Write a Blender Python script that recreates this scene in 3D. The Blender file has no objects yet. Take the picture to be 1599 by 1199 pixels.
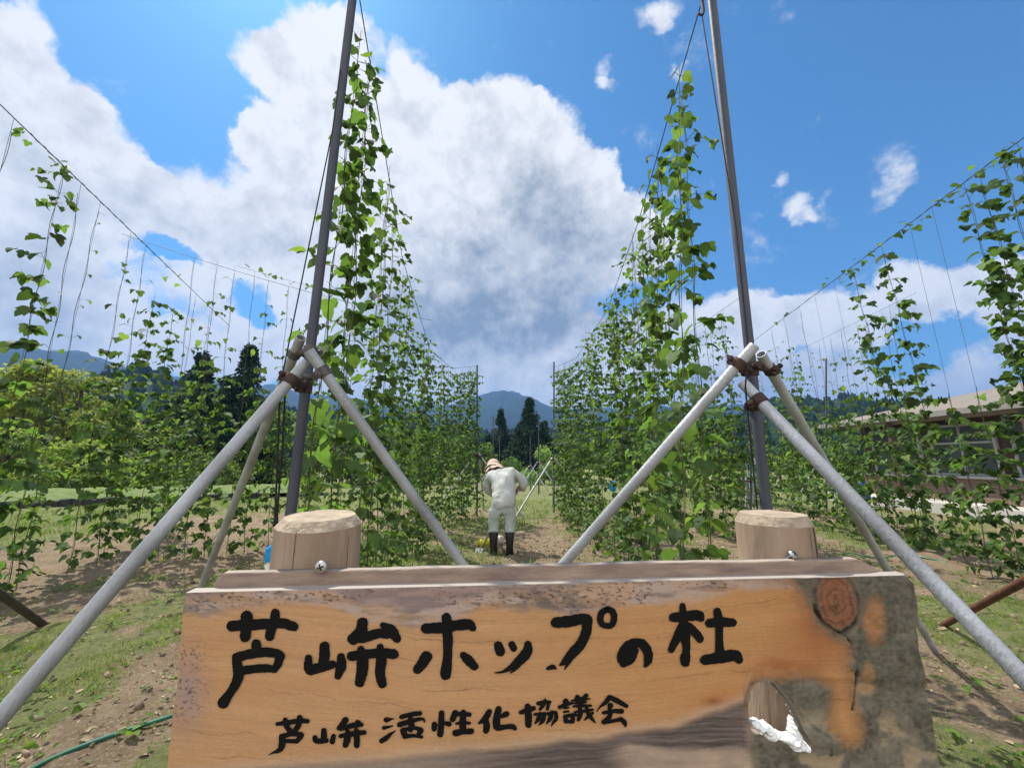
import bpy, bmesh, math, random
import numpy as np
from mathutils import Vector, Matrix, Quaternion
R = math.radians
random.seed(7); rng = np.random.default_rng(7)
scene = bpy.context.scene
COL = scene.collection

# ------------------------------------------------------------------ camera
CAM = Vector((0, 0, 1.5)); PITCH = R(10.95); FPX = 620.0
cp, sp = math.cos(PITCH), math.sin(PITCH)
cam = bpy.data.cameras.new("camera"); cam.sensor_width = 36; cam.lens = 36 * FPX / 1599
cam.clip_start = 0.02; cam.clip_end = 9000
camo = bpy.data.objects.new("camera", cam); COL.objects.link(camo)
camo.location = CAM; camo.rotation_euler = (math.pi / 2 + PITCH, 0, 0)
scene.camera = camo
scene.render.resolution_x = 1024; scene.render.resolution_y = 767
scene.view_settings.view_transform = 'Standard'; scene.view_settings.look = 'None'
scene.view_settings.exposure = 0.68; scene.view_settings.gamma = 1
scene.render.engine = 'CYCLES'

def ray(x, y):
    u = (x - 799.5) / FPX; v = (599.5 - y) / FPX
    return Vector((u, cp - v * sp, sp + v * cp))
def at(x, y, t): return CAM + ray(x, y) * t
def atY(x, y, Y): r = ray(x, y); return CAM + r * (Y / r.y)
def onground(x, y): r = ray(x, y); return CAM + r * (-CAM.z / r.z)

# ------------------------------------------------------------------ sky
SUN_EL, SUN_AZ = R(57), R(-42)      # azimuth from +Y, negative = left
sdir = Vector((math.sin(SUN_AZ) * math.cos(SUN_EL), math.cos(SUN_AZ) * math.cos(SUN_EL), math.sin(SUN_EL)))
world = bpy.data.worlds.new("World"); scene.world = world; world.use_nodes = True
nt = world.node_tree; nt.nodes.clear()
def N(t, **k):
    n = nt.nodes.new(t)
    for a, b in k.items(): setattr(n, a, b)
    return n
def L(a, b): nt.links.new(a, b)
def M(op, a, b=None, c=None, clamp=False):
    n = N('ShaderNodeMath', operation=op); n.use_clamp = clamp
    for i, q in enumerate((a, b, c)):
        if q is None: continue
        if isinstance(q, (int, float)): n.inputs[i].default_value = q
        else: L(q, n.inputs[i])
    return n.outputs[0]
def VM(op, a, b=None):
    n = N('ShaderNodeVectorMath', operation=op)
    for i, q in enumerate((a, b)):
        if q is None: continue
        if isinstance(q, (tuple, list)): n.inputs[i].default_value = q
        else: L(q, n.inputs[i])
    return n.outputs['Value'] if op in ('DOT_PRODUCT', 'LENGTH') else n.outputs[0]
def SS(x, a, b, lo=0.0, hi=1.0):
    n = N('ShaderNodeMapRange', interpolation_type='SMOOTHSTEP')
    L(x, n.inputs[0]); n.inputs[1].default_value = a; n.inputs[2].default_value = b
    n.inputs[3].default_value = lo; n.inputs[4].default_value = hi
    return n.outputs[0]
SKYSTR = 0.1
sky = N('ShaderNodeTexSky', sky_type='NISHITA', sun_disc=False, sun_elevation=SUN_EL, sun_rotation=SUN_AZ,
        air_density=1.0, dust_density=0.6, ozone_density=2.2, altitude=300)
tc = N('ShaderNodeTexCoord'); D = tc.outputs['Generated']
sx = N('ShaderNodeSeparateXYZ'); L(D, sx.inputs[0])
az = M('ARCTAN2', sx.outputs[0], sx.outputs[1]); el = M('ARCSINE', sx.outputs[2])
def noise(vec, scale, detail, rough=0.6):
    n = N('ShaderNodeTexNoise'); L(vec, n.inputs['Vector']); n.inputs['Scale'].default_value = scale
    n.inputs['Detail'].default_value = detail; n.inputs['Roughness'].default_value = rough
    return n
nw = noise(D, 8, 6, .62)
warp = VM('MULTIPLY', VM('SUBTRACT', nw.outputs['Color'], (.5, .5, .5)), (.15, .13, 0))
cb = N('ShaderNodeCombineXYZ'); L(az, cb.inputs[0]); L(el, cb.inputs[1])
P = VM('ADD', cb.outputs[0], warp)
def azel(x, y):
    r = ray(x, y).normalized(); return math.atan2(r.x, r.y), math.asin(r.z)
def blobs(lst, vec):
    acc = None
    for (x, y, rx, ry, w) in lst:
        a, e = azel(x, y); a2, _ = azel(x + rx, y); _, e2 = azel(x, y - ry)
        rr = (1 / abs(a2 - a), 1 / abs(e2 - e), 0)
        d = VM('MULTIPLY', VM('SUBTRACT', vec, (a, e, 0)), rr)
        m = M('SUBTRACT', 1.0, VM('DOT_PRODUCT', d, d), clamp=True)
        m = M('MULTIPLY', m, w)
        acc = m if acc is None else M('ADD', acc, m)
    return acc
CL = [(10, 60, 85, 110, 1), (40, 190, 140, 130, 1), (110, 230, 135, 100, 1), (0, 420, 260, 190, 1), (250, 335, 190, 75, 1),
      (100, 520, 260, 110, 1), (340, 350, 150, 100, 1), (330, 440, 120, 70, .7), (150, 330, 140, 80, .8),
      (450, 110, 90, 90, 1), (500, 40, 75, 60, .8), (540, 150, 95, 95, 1), (430, 235, 75, 60, .9), (490, 270, 130, 100, 1), (560, 60, 50, 60, .7),
      (620, 200, 100, 120, 1), (700, 220, 110, 110, 1), (770, 190, 100, 85, 1), (830, 250, 95, 110, 1), (880, 330, 95, 120, 1),
      (930, 300, 50, 70, .9), (960, 350, 70, 70, 1), (1000, 385, 85, 75, 1), (750, 410, 280, 200, 1), (580, 450, 220, 180, 1),
      (640, 90, 60, 45, .4), (800, 580, 460, 100, 1.2), (470, 560, 200, 60, 1),
      (1080, 520, 150, 75, 1), (1180, 510, 120, 65, 1), (1260, 495, 110, 55, 1), (1330, 510, 80, 55, .8), (1440, 460, 110, 62, 1),
      (1540, 450, 110, 62, 1), (1620, 490, 130, 80, 1), (1200, 610, 230, 75, 1), (1520, 590, 120, 60, .7), (1380, 640, 300, 50, .8),
      (1243, 328, 40, 36, .50), (1292, 330, 46, 24, .36), (1385, 258, 66, 48, .33), (1395, 298, 74, 22, .38), (943, 115, 28, 30, .36),
      (958, 133, 44, 18, .32), (1028, 16, 56, 36, .40), (1070, 298, 46, 24, .34), (1207, 285, 16, 14, .26), (1060, 120, 16, 26, .2),
      (225, 372, 110, 34, -.9), (290, 402, 70, 22, -.7), (395, 470, 34, 36, -.8), (420, 500, 30, 30, -.8), (1400, 560, 60, 40, -.3), (300, 140, 90, 110, -1.2), (590, 100, 34, 60, -.5)]
F = blobs(CL, P)
n1 = noise(D, 7, 9, .62)
beh = SS(sx.outputs[1], .15, -.25)                     # unseen half of the sky: cumulus added to fill the shaded sign
beh = M('MULTIPLY', beh, M('MULTIPLY', SS(el, 1.45, 1.1), M('ADD', .25, M('MULTIPLY', noise(D, 2.2, 3).outputs[0], .5))))
side = M('MULTIPLY', SS(M('ABSOLUTE', az), 1.0, 1.5), .15)
F = M('ADD', M('ADD', F, beh), side)
n3 = noise(D, 22, 7, .7)
Fn = M('ADD', M('ADD', F, M('MULTIPLY', M('SUBTRACT', n1.outputs[0], .5), 1.15)), M('MULTIPLY', M('SUBTRACT', n3.outputs[0], .5), .62))
alpha = SS(Fn, .10, .58)
GREY = [(850, 430, 210, 150, .60), (800, 530, 300, 90, .50), (660, 480, 150, 140, .30), (860, 300, 80, 120, .36), (60, 450, 190, 120, .34), (740, 330, 60, 90, .25),
        (120, 300, 130, 60, .25), (300, 400, 90, 60, .15), (1150, 600, 220, 60, .4), (420, 360, 100, 70, .18), (1420, 490, 120, 26, .25), (1030, 470, 70, 50, .2)]
g = blobs(GREY, P)
n4 = noise(D, 12, 8, .6); n5 = noise(VM('ADD', D, tuple(sdir * .035)), 12, 8, .6)
rel = M('MULTIPLY', M('SUBTRACT', n4.outputs[0], n5.outputs[0]), 2.4)
core = SS(F, .5, 1.9)
shade = M('ADD', M('ADD', M('MULTIPLY', g, 1.0), M('MULTIPLY', core, .12)), M('MULTIPLY', rel, -.6))
shade = M('ADD', shade, M('MULTIPLY', M('SUBTRACT', noise(D, 2.2, 2).outputs[0], .5), .18), clamp=True)
mixc = N('ShaderNodeMix', data_type='RGBA'); L(shade, mixc.inputs['Factor'])
CW = 6.6
mixc.inputs[6].default_value = (CW * 1.0, CW * 1.0, CW * 1.0, 1); mixc.inputs[7].default_value = (1.75, 2.1, 2.5, 1)
boost = M('ADD', 1.0, M('MULTIPLY', SS(sx.outputs[1], .2, -.4), .75))    # unseen rear clouds, made brighter as fill light for the sign face
vs = N('ShaderNodeVectorMath', operation='SCALE'); L(mixc.outputs[2], vs.inputs[0]); L(boost, vs.inputs['Scale'])
skyt = N('ShaderNodeMix', data_type='RGBA', blend_type='MULTIPLY'); skyt.inputs['Factor'].default_value = 1
L(sky.outputs[0], skyt.inputs[6]); skyt.inputs[7].default_value = (.38, .82, 1.05, 1)
fin = N('ShaderNodeMix', data_type='RGBA'); L(alpha, fin.inputs['Factor']); L(skyt.outputs[2], fin.inputs[6]); L(vs.outputs[0], fin.inputs[7])
bg = N('ShaderNodeBackground'); bg.inputs['Strength'].default_value = SKYSTR; L(fin.outputs[2], bg.inputs['Color'])
wo = N('ShaderNodeOutputWorld'); L(bg.outputs[0], wo.inputs['Surface'])
world.cycles.sampling_method = 'MANUAL'; world.cycles.sample_map_resolution = 512

sl = bpy.data.lights.new("sun", 'SUN'); sl.energy = 5.0; sl.angle = R(.53); sl.color = (1, .95, .87)
so = bpy.data.objects.new("sun", sl); COL.objects.link(so); so.rotation_euler = sdir.to_track_quat('Z', 'Y').to_euler()

# ------------------------------------------------------------------ helpers
def s2l(c): return tuple((v / 12.92 if v <= .04045 else ((v + .055) / 1.055) ** 2.4) for v in (q / 255 for q in c))
def mat(name, col, rough=.7, metal=0, var=.25, vscale=8, bump=0, bscale=60, spec=.3, attr=None, col2=None, trans=None, stretch=None):
    m = bpy.data.materials.new(name); m.use_nodes = True; t = m.node_tree; ns = t.nodes; ln = t.links
    b = ns['Principled BSDF']; b.inputs['Roughness'].default_value = rough; b.inputs['Metallic'].default_value = metal
    b.inputs['Specular IOR Level'].default_value = spec
    tcn = ns.new('ShaderNodeTexCoord'); vec = tcn.outputs['Object']
    if stretch:
        mp = ns.new('ShaderNodeMapping'); mp.inputs['Scale'].default_value = stretch; ln.new(vec, mp.inputs[0]); vec = mp.outputs[0]
    nz = ns.new('ShaderNodeTexNoise'); nz.inputs['Scale'].default_value = vscale; nz.inputs['Detail'].default_value = 6; ln.new(vec, nz.inputs['Vector'])
    mx = ns.new('ShaderNodeMix'); mx.data_type = 'RGBA'
    rp = ns.new('ShaderNodeMapRange'); rp.inputs[1].default_value = .3; rp.inputs[2].default_value = .7; ln.new(nz.outputs[0], rp.inputs[0]); ln.new(rp.outputs[0], mx.inputs[0])
    c2 = col2 or tuple(c * (1 - var) for c in col)
    mx.inputs[6].default_value = (*col, 1); mx.inputs[7].default_value = (*c2, 1)
    out = mx.outputs[2]
    if attr:
        an = ns.new('ShaderNodeAttribute'); an.attribute_name = attr
        mm = ns.new('ShaderNodeMix'); mm.data_type = 'RGBA'; mm.blend_type = 'MULTIPLY'; mm.inputs[0].default_value = 1
        ln.new(out, mm.inputs[6]); ln.new(an.outputs['Color'], mm.inputs[7]); out = mm.outputs[2]
    ln.new(out, b.inputs['Base Color'])
    if bump:
        n2_ = ns.new('ShaderNodeTexNoise'); n2_.inputs['Scale'].default_value = bscale; n2_.inputs['Detail'].default_value = 5; ln.new(vec, n2_.inputs['Vector'])
        bp = ns.new('ShaderNodeBump'); bp.inputs['Strength'].default_value = bump; bp.inputs['Distance'].default_value = .02; ln.new(n2_.outputs[0], bp.inputs['Height']); ln.new(bp.outputs[0], b.inputs['Normal'])
    if trans:
        tr = ns.new('ShaderNodeBsdfTranslucent'); ms = ns.new('ShaderNodeMixShader'); ms.inputs[0].default_value = trans
        m3 = ns.new('ShaderNodeMix'); m3.data_type = 'RGBA'; m3.blend_type = 'MULTIPLY'; m3.inputs[0].default_value = 1
        ln.new(out, m3.inputs[6]); m3.inputs[7].default_value = (1.8, 1.85, .75, 1); ln.new(m3.outputs[2], tr.inputs[0])
        o = ns['Material Output']; ln.new(b.outputs[0], ms.inputs[1]); ln.new(tr.outputs[0], ms.inputs[2]); ln.new(ms.outputs[0], o.inputs['Surface'])
    return m

def link_mesh(name, me, m, parent=None, smooth=True):
    if smooth and len(me.polygons): me.polygons.foreach_set('use_smooth', [True] * len(me.polygons))
    o = bpy.data.objects.new(name, me); COL.objects.link(o)
    if m: me.materials.append(m)
    if parent: o.parent = parent
    return o
def mk(name, V, Fc, m, parent=None, smooth=True, tint=None):
    me = bpy.data.meshes.new(name); me.from_pydata([tuple(v) for v in V], [], [tuple(f) for f in Fc])
    if tint is not None: set_tint(me, tint)
    me.update(); return link_mesh(name, me, m, parent, smooth)
def set_tint(me, tint):
    a = me.color_attributes.new('tint', 'FLOAT_COLOR', 'POINT'); t = np.ones((len(me.vertices), 4), np.float32); t[:, :3] = tint
    a.data.foreach_set('color', t.ravel())
def mk_np(name, V, T, m, parent=None, tint=None, smooth=False):
    """big triangle meshes"""
    me = bpy.data.meshes.new(name); V = np.asarray(V, np.float32); T = np.asarray(T, np.int32); k = T.shape[1]
    me.vertices.add(len(V)); me.vertices.foreach_set('co', V.ravel())
    me.loops.add(T.size); me.loops.foreach_set('vertex_index', T.ravel())
    me.polygons.add(len(T)); me.polygons.foreach_set('loop_start', np.arange(0, T.size, k, dtype=np.int32))
    me.polygons.foreach_set('loop_total', np.full(len(T), k, np.int32))
    if tint is not None: set_tint(me, tint)
    me.update(calc_edges=True); me.validate(); return link_mesh(name, me, m, parent, smooth)
class G:
    """collects shapes into one mesh"""
    def __init__(s): s.V = []; s.F = []
    def add(s, V, Fc): b = len(s.V); s.V += [tuple(v) for v in V]; s.F += [tuple(b + i for i in f) for f in Fc]; return s
    def box(s, lo, hi, mtx=None):
        (a, b, c), (d, e, f) = lo, hi
        V = [Vector(q) for q in ((a, b, c), (d, b, c), (d, e, c), (a, e, c), (a, b, f), (d, b, f), (d, e, f), (a, e, f))]
        if mtx: V = [mtx @ v for v in V]
        return s.add(V, [(0, 3, 2, 1), (4, 5, 6, 7), (0, 1, 5, 4), (1, 2, 6, 5), (2, 3, 7, 6), (3, 0, 4, 7)])
    def tube(s, pts, r, n=8, cap=True):
        pts = [Vector(p) for p in pts]; rs = r if isinstance(r, (list, tuple)) else [r] * len(pts)
        V = []; up = None
        for i, p in enumerate(pts):
            d = (pts[min(i + 1, len(pts) - 1)] - pts[max(i - 1, 0)]).normalized()
            if up is None: up = d.orthogonal().normalized()
            else: up = (up - d * up.dot(d)).normalized()
            w = d.cross(up)
            for k in range(n):
                a = 2 * math.pi * k / n; V.append(p + (up * math.cos(a) + w * math.sin(a)) * rs[i])
        Fc = []
        for i in range(len(pts) - 1):
            for k in range(n): Fc.append((i * n + k, i * n + (k + 1) % n, (i + 1) * n + (k + 1) % n, (i + 1) * n + k))
        if cap: Fc.append(tuple(range(n - 1, -1, -1))); e = (len(pts) - 1) * n; Fc.append(tuple(e + k for k in range(n)))
        return s.add(V, Fc)
    def lathe(s, prof, n=24, mtx=None, capb=True, capt=True):
        V = []; Fc = []
        for (r, z) in prof:
            for k in range(n):
                a = 2 * math.pi * k / n; v = Vector((r * math.cos(a), r * math.sin(a), z)); V.append(mtx @ v if mtx else v)
        for i in range(len(prof) - 1):
            for k in range(n): Fc.append((i * n + k, i * n + (k + 1) % n, (i + 1) * n + (k + 1) % n, (i + 1) * n + k))
        if capb: Fc.append(tuple(range(n - 1, -1, -1)))
        if capt: e = (len(prof) - 1) * n; Fc.append(tuple(e + k for k in range(n)))
        return s.add(V, Fc)
    def build(s, name, m, parent=None, smooth=True, sharp=None):
        o = mk(name, s.V, s.F, m, parent, smooth)
        if smooth and sharp is not False: o.data.set_sharp_from_angle(angle=R(35))
        return o
def tag(o, label=None, cat=None, group=None, kind=None):
    if label: o['label'] = label
    if cat: o['category'] = cat
    if group: o['group'] = group
    if kind: o['kind'] = kind
    return o
def thing(name, label, cat, loc=(0, 0, 0), group=None):
    o = bpy.data.objects.new(name, None); COL.objects.link(o); o.location = loc; o.empty_display_size = .1
    return tag(o, label, cat, group)
def local(parent, pts): return [Vector(p) - parent.location for p in pts]
def copy_tree(o, parent=None):
    c = o.copy(); COL.objects.link(c)
    if parent: c.parent = parent
    for ch in list(o.children): copy_tree(ch, c)
    return c
# numpy value noise
def _h(ix, iy, s): v = np.sin(ix * 127.1 + iy * 311.7 + s * 74.7) * 43758.5453; return v - np.floor(v)
def vnoise(x, y, s=0):
    x = np.asarray(x, float); y = np.asarray(y, float); ix = np.floor(x); iy = np.floor(y); fx = x - ix; fy = y - iy
    fx = fx * fx * (3 - 2 * fx); fy = fy * fy * (3 - 2 * fy)
    a = _h(ix, iy, s); b = _h(ix + 1, iy, s); c = _h(ix, iy + 1, s); d = _h(ix + 1, iy + 1, s)
    return (a * (1 - fx) + b * fx) * (1 - fy) + (c * (1 - fx) + d * fx) * fy
def fbm(x, y, o=4, s=0):
    t = 0; a = .5; n = 0
    for i in range(o): t = t + a * vnoise(x, y, s + i * 13); n += a; a *= .5; x = np.asarray(x) * 2.03 + 5.1; y = np.asarray(y) * 2.03 + 1.7
    return t / n
def sstep(x, a, b): t = np.clip((x - a) / (b - a), 0, 1); return t * t * (3 - 2 * t)
def in_poly(px, py, poly):
    ins = np.zeros(np.shape(px), bool); n = len(poly)
    for i in range(n):
        x1, y1 = poly[i]; x2, y2 = poly[(i + 1) % n]
        c = ((y1 > py) != (y2 > py)) & (px < (x2 - x1) * (py - y1) / ((y2 - y1) if y2 != y1 else 1e-9) + x1); ins ^= c
    return ins
def poly_dist(px, py, poly):
    d = np.full(np.shape(px), 1e9); n = len(poly)
    for i in range(n):
        x1, y1 = poly[i]; x2, y2 = poly[(i + 1) % n]; dx, dy = x2 - x1, y2 - y1
        t = np.clip(((px - x1) * dx + (py - y1) * dy) / (dx * dx + dy * dy + 1e-9), 0, 1); d = np.minimum(d, np.hypot(px - x1 - t * dx, py - y1 - t * dy))
    return d
def sdf(px, py, poly): d = poly_dist(px, py, poly); return np.where(in_poly(px, py, poly), -d, d)

# ------------------------------------------------------------------ ground
def ground_h(x, y):
    h = (fbm(x * 1.6, y * 1.6, 4, 3) - .5) * .10 + (fbm(x * 9, y * 9, 3, 9) - .5) * .035
    till = np.exp(-((x - .2) / 1.6) ** 2 - ((y - 6.6) / 1.5) ** 2)
    h = h + till * ((fbm(x * 7, y * 7, 3, 21) - .5) * .16)
    row = (np.abs(np.cos((x + 6.2) * 2.2)) - .5) * .05 * ((x < -2.2) & (y > 4.5) & (y < 12))
    far = np.clip((np.hypot(x, y) - 14) / 6, 0, 1)
    return (h + row) * (1 - far) + .0
def grassiness(x, y):
    n = fbm(x * .9 + 3, y * .9, 5, 40); big = fbm(x * .28, y * .28 + 9, 3, 51)
    g_ = sstep(n * .65 + big * .35, .46, .58) * .8
    g_ = np.maximum(g_, sstep(y, 12.0, 14.0) * .9); g_ = np.maximum(g_, sstep(-x, 8.3, 9.4))
    g_ = np.maximum(g_, sstep(y, 8.5, 10.5) * .45 * (np.abs(x) < 2.5))
    soil = np.exp(-((x - .55) / .75) ** 2 - ((y - 6.9) / 1.7) ** 2); g_ = g_ * (1 - .92 * np.clip(soil * 1.3, 0, 1))
    bed = ((x < -3) & (x > -8.3) & (y > 5.6) & (y < 12)); g_ = np.where(bed, g_ * .5, g_)
    return np.clip(g_, 0, 1)
def axis(lo, hi, nf, far):
    a = np.linspace(lo, hi, nf); b = np.geomspace(.6, far, 26); return np.concatenate([lo - b[::-1], a, hi + b])
xs = axis(-9, 9, 220, 5000); ys = axis(.8, 14, 190, 5000)
XX, YY = np.meshgrid(xs, ys); ZZ = ground_h(XX, YY)
ii = np.arange(XX.size).reshape(XX.shape)
T = np.stack([ii[:-1, :-1], ii[:-1, 1:], ii[1:, 1:], ii[1:, :-1]], -1).reshape(-1, 4)
gm = bpy.data.materials.new("soil_and_grass"); gm.use_nodes = True
def build_ground_mat():
    t = gm.node_tree; ns = t.nodes; ln = t.links; b = ns['Principled BSDF']; b.inputs['Roughness'].default_value = .95; b.inputs['Specular IOR Level'].default_value = .1
    tcn = ns.new('ShaderNodeTexCoord'); O = tcn.outputs['Object']
    at_ = ns.new('ShaderNodeAttribute'); at_.attribute_name = 'tint'
    sep = ns.new('ShaderNodeSeparateColor'); ln.new(at_.outputs['Color'], sep.inputs[0])
    def nz(s, d=6, r=.6):
        n = ns.new('ShaderNodeTexNoise'); n.inputs['Scale'].default_value = s; n.inputs['Detail'].default_value = d; n.inputs['Roughness'].default_value = r; ln.new(O, n.inputs['Vector']); return n.outputs[0]
    def mix(f, a, b_):
        m = ns.new('ShaderNodeMix'); m.data_type = 'RGBA'
        if hasattr(f, 'is_linked'): ln.new(f, m.inputs[0])
        for s_, q in ((6, a), (7, b_)):
            if isinstance(q, tuple): m.inputs[s_].default_value = (*q, 1)
            else: ln.new(q, m.inputs[s_])
        return m.outputs[2]
    def mr(x, a, b_):
        m = ns.new('ShaderNodeMapRange'); ln.new(x, m.inputs[0]); m.inputs[1].default_value = a; m.inputs[2].default_value = b_; m.interpolation_type = 'SMOOTHSTEP'; return m.outputs[0]
    soil = mix(mr(nz(3.0), .35, .65), (.285, .21, .132), (.195, .138, .082))
    soil = mix(mr(nz(45, 4, .7), .45, .75), soil, (.40, .33, .24))
    soil = mix(mr(nz(22, 3, .7), .6, .75), soil, (.13, .09, .06))
    grs = mix(mr(nz(6.0), .35, .65), (.20, .205, .085), (.12, .145, .05))
    grs = mix(mr(nz(60, 3, .7), .5, .75), grs, (.30, .28, .13))
    ad = ns.new('ShaderNodeMath'); ad.operation = 'MULTIPLY_ADD'; ln.new(nz(24, 9, .85), ad.inputs[0]); ad.inputs[1].default_value = 1.7; ln.new(sep.outputs[0], ad.inputs[2])
    ln.new(mix(mr(ad.outputs[0], 1.18, 1.62), soil, grs), b.inputs['Base Color'])
    bp = ns.new('ShaderNodeBump'); bp.inputs['Strength'].default_value = 1.0; bp.inputs['Distance'].default_value = .05; ln.new(nz(28, 8, .75), bp.inputs['Height']); ln.new(bp.outputs[0], b.inputs['Normal'])
build_ground_mat()
gt = grassiness(XX, YY).ravel()[:, None] * np.ones((1, 3))
ground = mk_np('ground', np.stack([XX.ravel(), YY.ravel(), ZZ.ravel()], 1), T, gm, tint=gt, smooth=True); tag(ground, kind='structure')
# ------------------------------------------------------------------ hills
def ridge(name, prof, R0, R1, m, seed, rough, amp_tree):
    az_ = np.linspace(R(-68), R(68), 420); pa = []; pe = []
    for x, y in prof:
        r = ray(x, y).normalized(); pa.append(math.atan2(r.x, r.y)); pe.append(math.tan(math.asin(r.z)))
    crest = np.interp(az_, pa, pe)
    rows = 46; tt = np.linspace(0, 1, rows); V = []
    for t_ in tt:
        rad = R0 + (R1 - R0) * min(t_, .86) / .86 + (0 if t_ < .86 else (t_ - .86) * R1 * 1.2)
        hh = crest * R1 * (math.sin(min(t_, .86) / .86 * math.pi / 2) ** 1.15 if t_ < .86 else 1 - (t_ - .86) * 4) + 1.5 * min(1, t_ * 3)
        n_ = (fbm(az_ * rough + t_ * 3, t_ * rough * .25 + seed + az_ * 0, 5, seed) - .5)
        hh = hh + n_ * R1 * .035 * math.sin(min(1, t_ / .86) * math.pi)
        hh = hh + (vnoise(az_ * R1 / amp_tree * .8, t_ * 57 + az_ * 0, seed) - .5) * amp_tree * .5
        V.append(np.stack([np.sin(az_) * rad, np.cos(az_) * rad, hh - 2], 1))
    V = np.concatenate(V); n = len(az_); i_ = np.arange(rows * n).reshape(rows, n)
    Tq = np.stack([i_[:-1, :-1], i_[:-1, 1:], i_[1:, 1:], i_[1:, :-1]], -1).reshape(-1, 4)
    o = mk_np(name, V, Tq, m, smooth=True); tag(o, kind='structure'); return o
M_far = mat("far_forest", (.018, .034, .022), .95, var=.45, vscale=.012, bump=0, spec=.05)
M_near = mat("near_forest", (.022, .048, .022), .95, var=.55, vscale=.06, spec=.05)
ridge('hills', [(-900, 570), (-300, 560), (0, 555), (60, 558), (130, 563), (200, 584), (270, 597), (330, 604), (430, 614), (520, 628), (600, 640), (690, 641), (735, 628), (785, 621), (825, 628), (870, 645), (950, 642),
                (1050, 640), (1130, 640), (1200, 643), (1300, 640), (1400, 634), (1440, 631), (1500, 640), (1700, 640), (2500, 630)], 700, 1900, M_far, 5, 16, 14)
ridge('hills', [(-900, 600), (0, 640), (130, 620), (185, 603), (260, 600), (300, 618), (430, 645), (600, 668), (700, 676), (745, 682), (800, 684), (870, 680), (1000, 668), (1150, 655), (1230, 643), (1330, 640),
                (1450, 645), (1600, 655), (2500, 640)], 90, 430, M_near, 8, 20, 7)

# ------------------------------------------------------------------ wooden sign
TL = at(290, 925, .74); TR = at(1420, 897, .856)
ya = math.atan2(TR.y - TL.y, TR.x - TL.x); dS = Vector((math.cos(ya), math.sin(ya), 0)); dN = Vector((-math.sin(ya), math.cos(ya), 0))
ZT = 1.5 - .325 * .74 + .0005
def sz(x, y):
    r = ray(x, y); t = (TL - CAM).dot(dN) / r.dot(dN); p = CAM + r * t; return ((p - TL).dot(dS), p.z)
ZT = sz(290, 925)[1]
def to_px(s, z):
    X = TL.x + dS.x * s; Y = TL.y + dS.y * s; Zc = z - CAM.z
    dep = Y * cp + Zc * sp; return 799.5 + FPX * X / dep, 599.5 - FPX * (Zc * cp - Y * sp) / dep
sign = thing('wooden_sign', 'thick orange wooden slab sign with grey bark edge and black brush lettering', 'sign', (TL.x, TL.y, 0))
sign.rotation_euler = (0, 0, ya)
NJ, NI = 700, 250; ZB = .90
zz = np.linspace(ZT, ZB, NI)
def edge(pl):
    q = sorted([sz(*p)[::-1] for p in pl]); return np.interp(zz, [a for a, _ in q], [b for _, b in q])
sL = edge([(290, 925), (283, 985), (277, 1060), (270, 1120), (262, 1199), (256, 1270)])
sR = edge([(1418, 897), (1430, 912), (1436, 935), (1437, 985), (1440, 1020), (1450, 1055), (1455, 1090), (1466, 1140), (1472, 1175), (1478, 1199), (1486, 1270)])
sR = sR + (fbm(zz * 45, zz * 0, 4, 2) - .5) * .008; sL = sL + (fbm(zz * 40, zz * 0, 3, 6) - .5) * .004
uu = np.linspace(0, 1, NJ); S = sL[:, None] * (1 - uu) + sR[:, None] * uu; Z = np.repeat(zz[:, None], NJ, 1)
PX, PY = to_px(S, Z)
hole = [(1168, 1098), (1173, 1078), (1182, 1066), (1196, 1062), (1208, 1066), (1220, 1080), (1236, 1100), (1250, 1122), (1256, 1142), (1268, 1160), (1266, 1174), (1248, 1170), (1228, 1158), (1204, 1154), (1180, 1150), (1172, 1136)]
# snap vertices near the hole onto its edge
hd = sdf(PX, PY, hole)
hole_s = [sz(*p) for p in hole]
near_ = np.abs(hd) < 1.5
for i, j in zip(*np.where(near_)):
    best = None
    for k in range(len(hole)):
        a = np.array(hole_s[k]); b = np.array(hole_s[(k + 1) % len(hole)]); p = np.array((S[i, j], Z[i, j])); t_ = np.clip((p - a).dot(b - a) / (b - a).dot(b - a), 0, 1)
        q = a + t_ * (b - a); d_ = np.hypot(*(q - p))
        if best is None or d_ < best[0]: best = (d_, q)
    S[i, j], Z[i, j] = best[1]
cell_in = (hd[:-1, :-1] < .3) & (hd[1:, :-1] < .3) & (hd[:-1, 1:] < .3) & (hd[1:, 1:] < .3)
keep = ~cell_in
# --- wood colours of the face, painted as real stains and bark
gx = PX; gy = PY
wob = (fbm(gx / 55, gy / 30, 4, 1) - .5) * 2
def C(r, g_, b_): return np.array(s2l((r, g_, b_)))
col = np.zeros(PX.shape + (3,)); al = lambda m_: np.clip(m_, 0, 1)[..., None]
sat = sstep(gx, 600, 1250)[..., None]
col[:] = C(186, 143, 101) * (1 - sat) + C(182, 134, 86) * sat
swirl = sstep(.5 - np.abs(fbm(gx / 260, gy / 70, 3, 71) - .5) * 4, .0, .5)
yy = gy + 26 * np.sin(gx / 210 + 1) + 16 * (fbm(gx / 140, gy / 60, 3, 12) - .5) - 40 * np.exp(-((gx - 1000) / 90) ** 2) * sstep(gy, 1010, 940)
grain = (fbm(gx / 260, yy / 2.6, 4, 14) - .5) * .46 + (sstep(np.abs(np.sin(yy / 11.5 + .9 * wob)), .09, 0) * .8 * sstep(fbm(gx / 120, yy / 8, 3, 17), .38, .62)) * (fbm(gx / 90, yy / 40, 3, 15) > .5)
col *= (1 - .55 * grain - .10 * (fbm(gx / 120, yy / 18, 4, 16) - .5))[..., None]
col = col * (1 - al(swirl * .12) * np.array([.3, .6, .9]))
def lay(mask, c): 
    global col; col = col * (1 - al(mask)) + c * al(mask)
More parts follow.
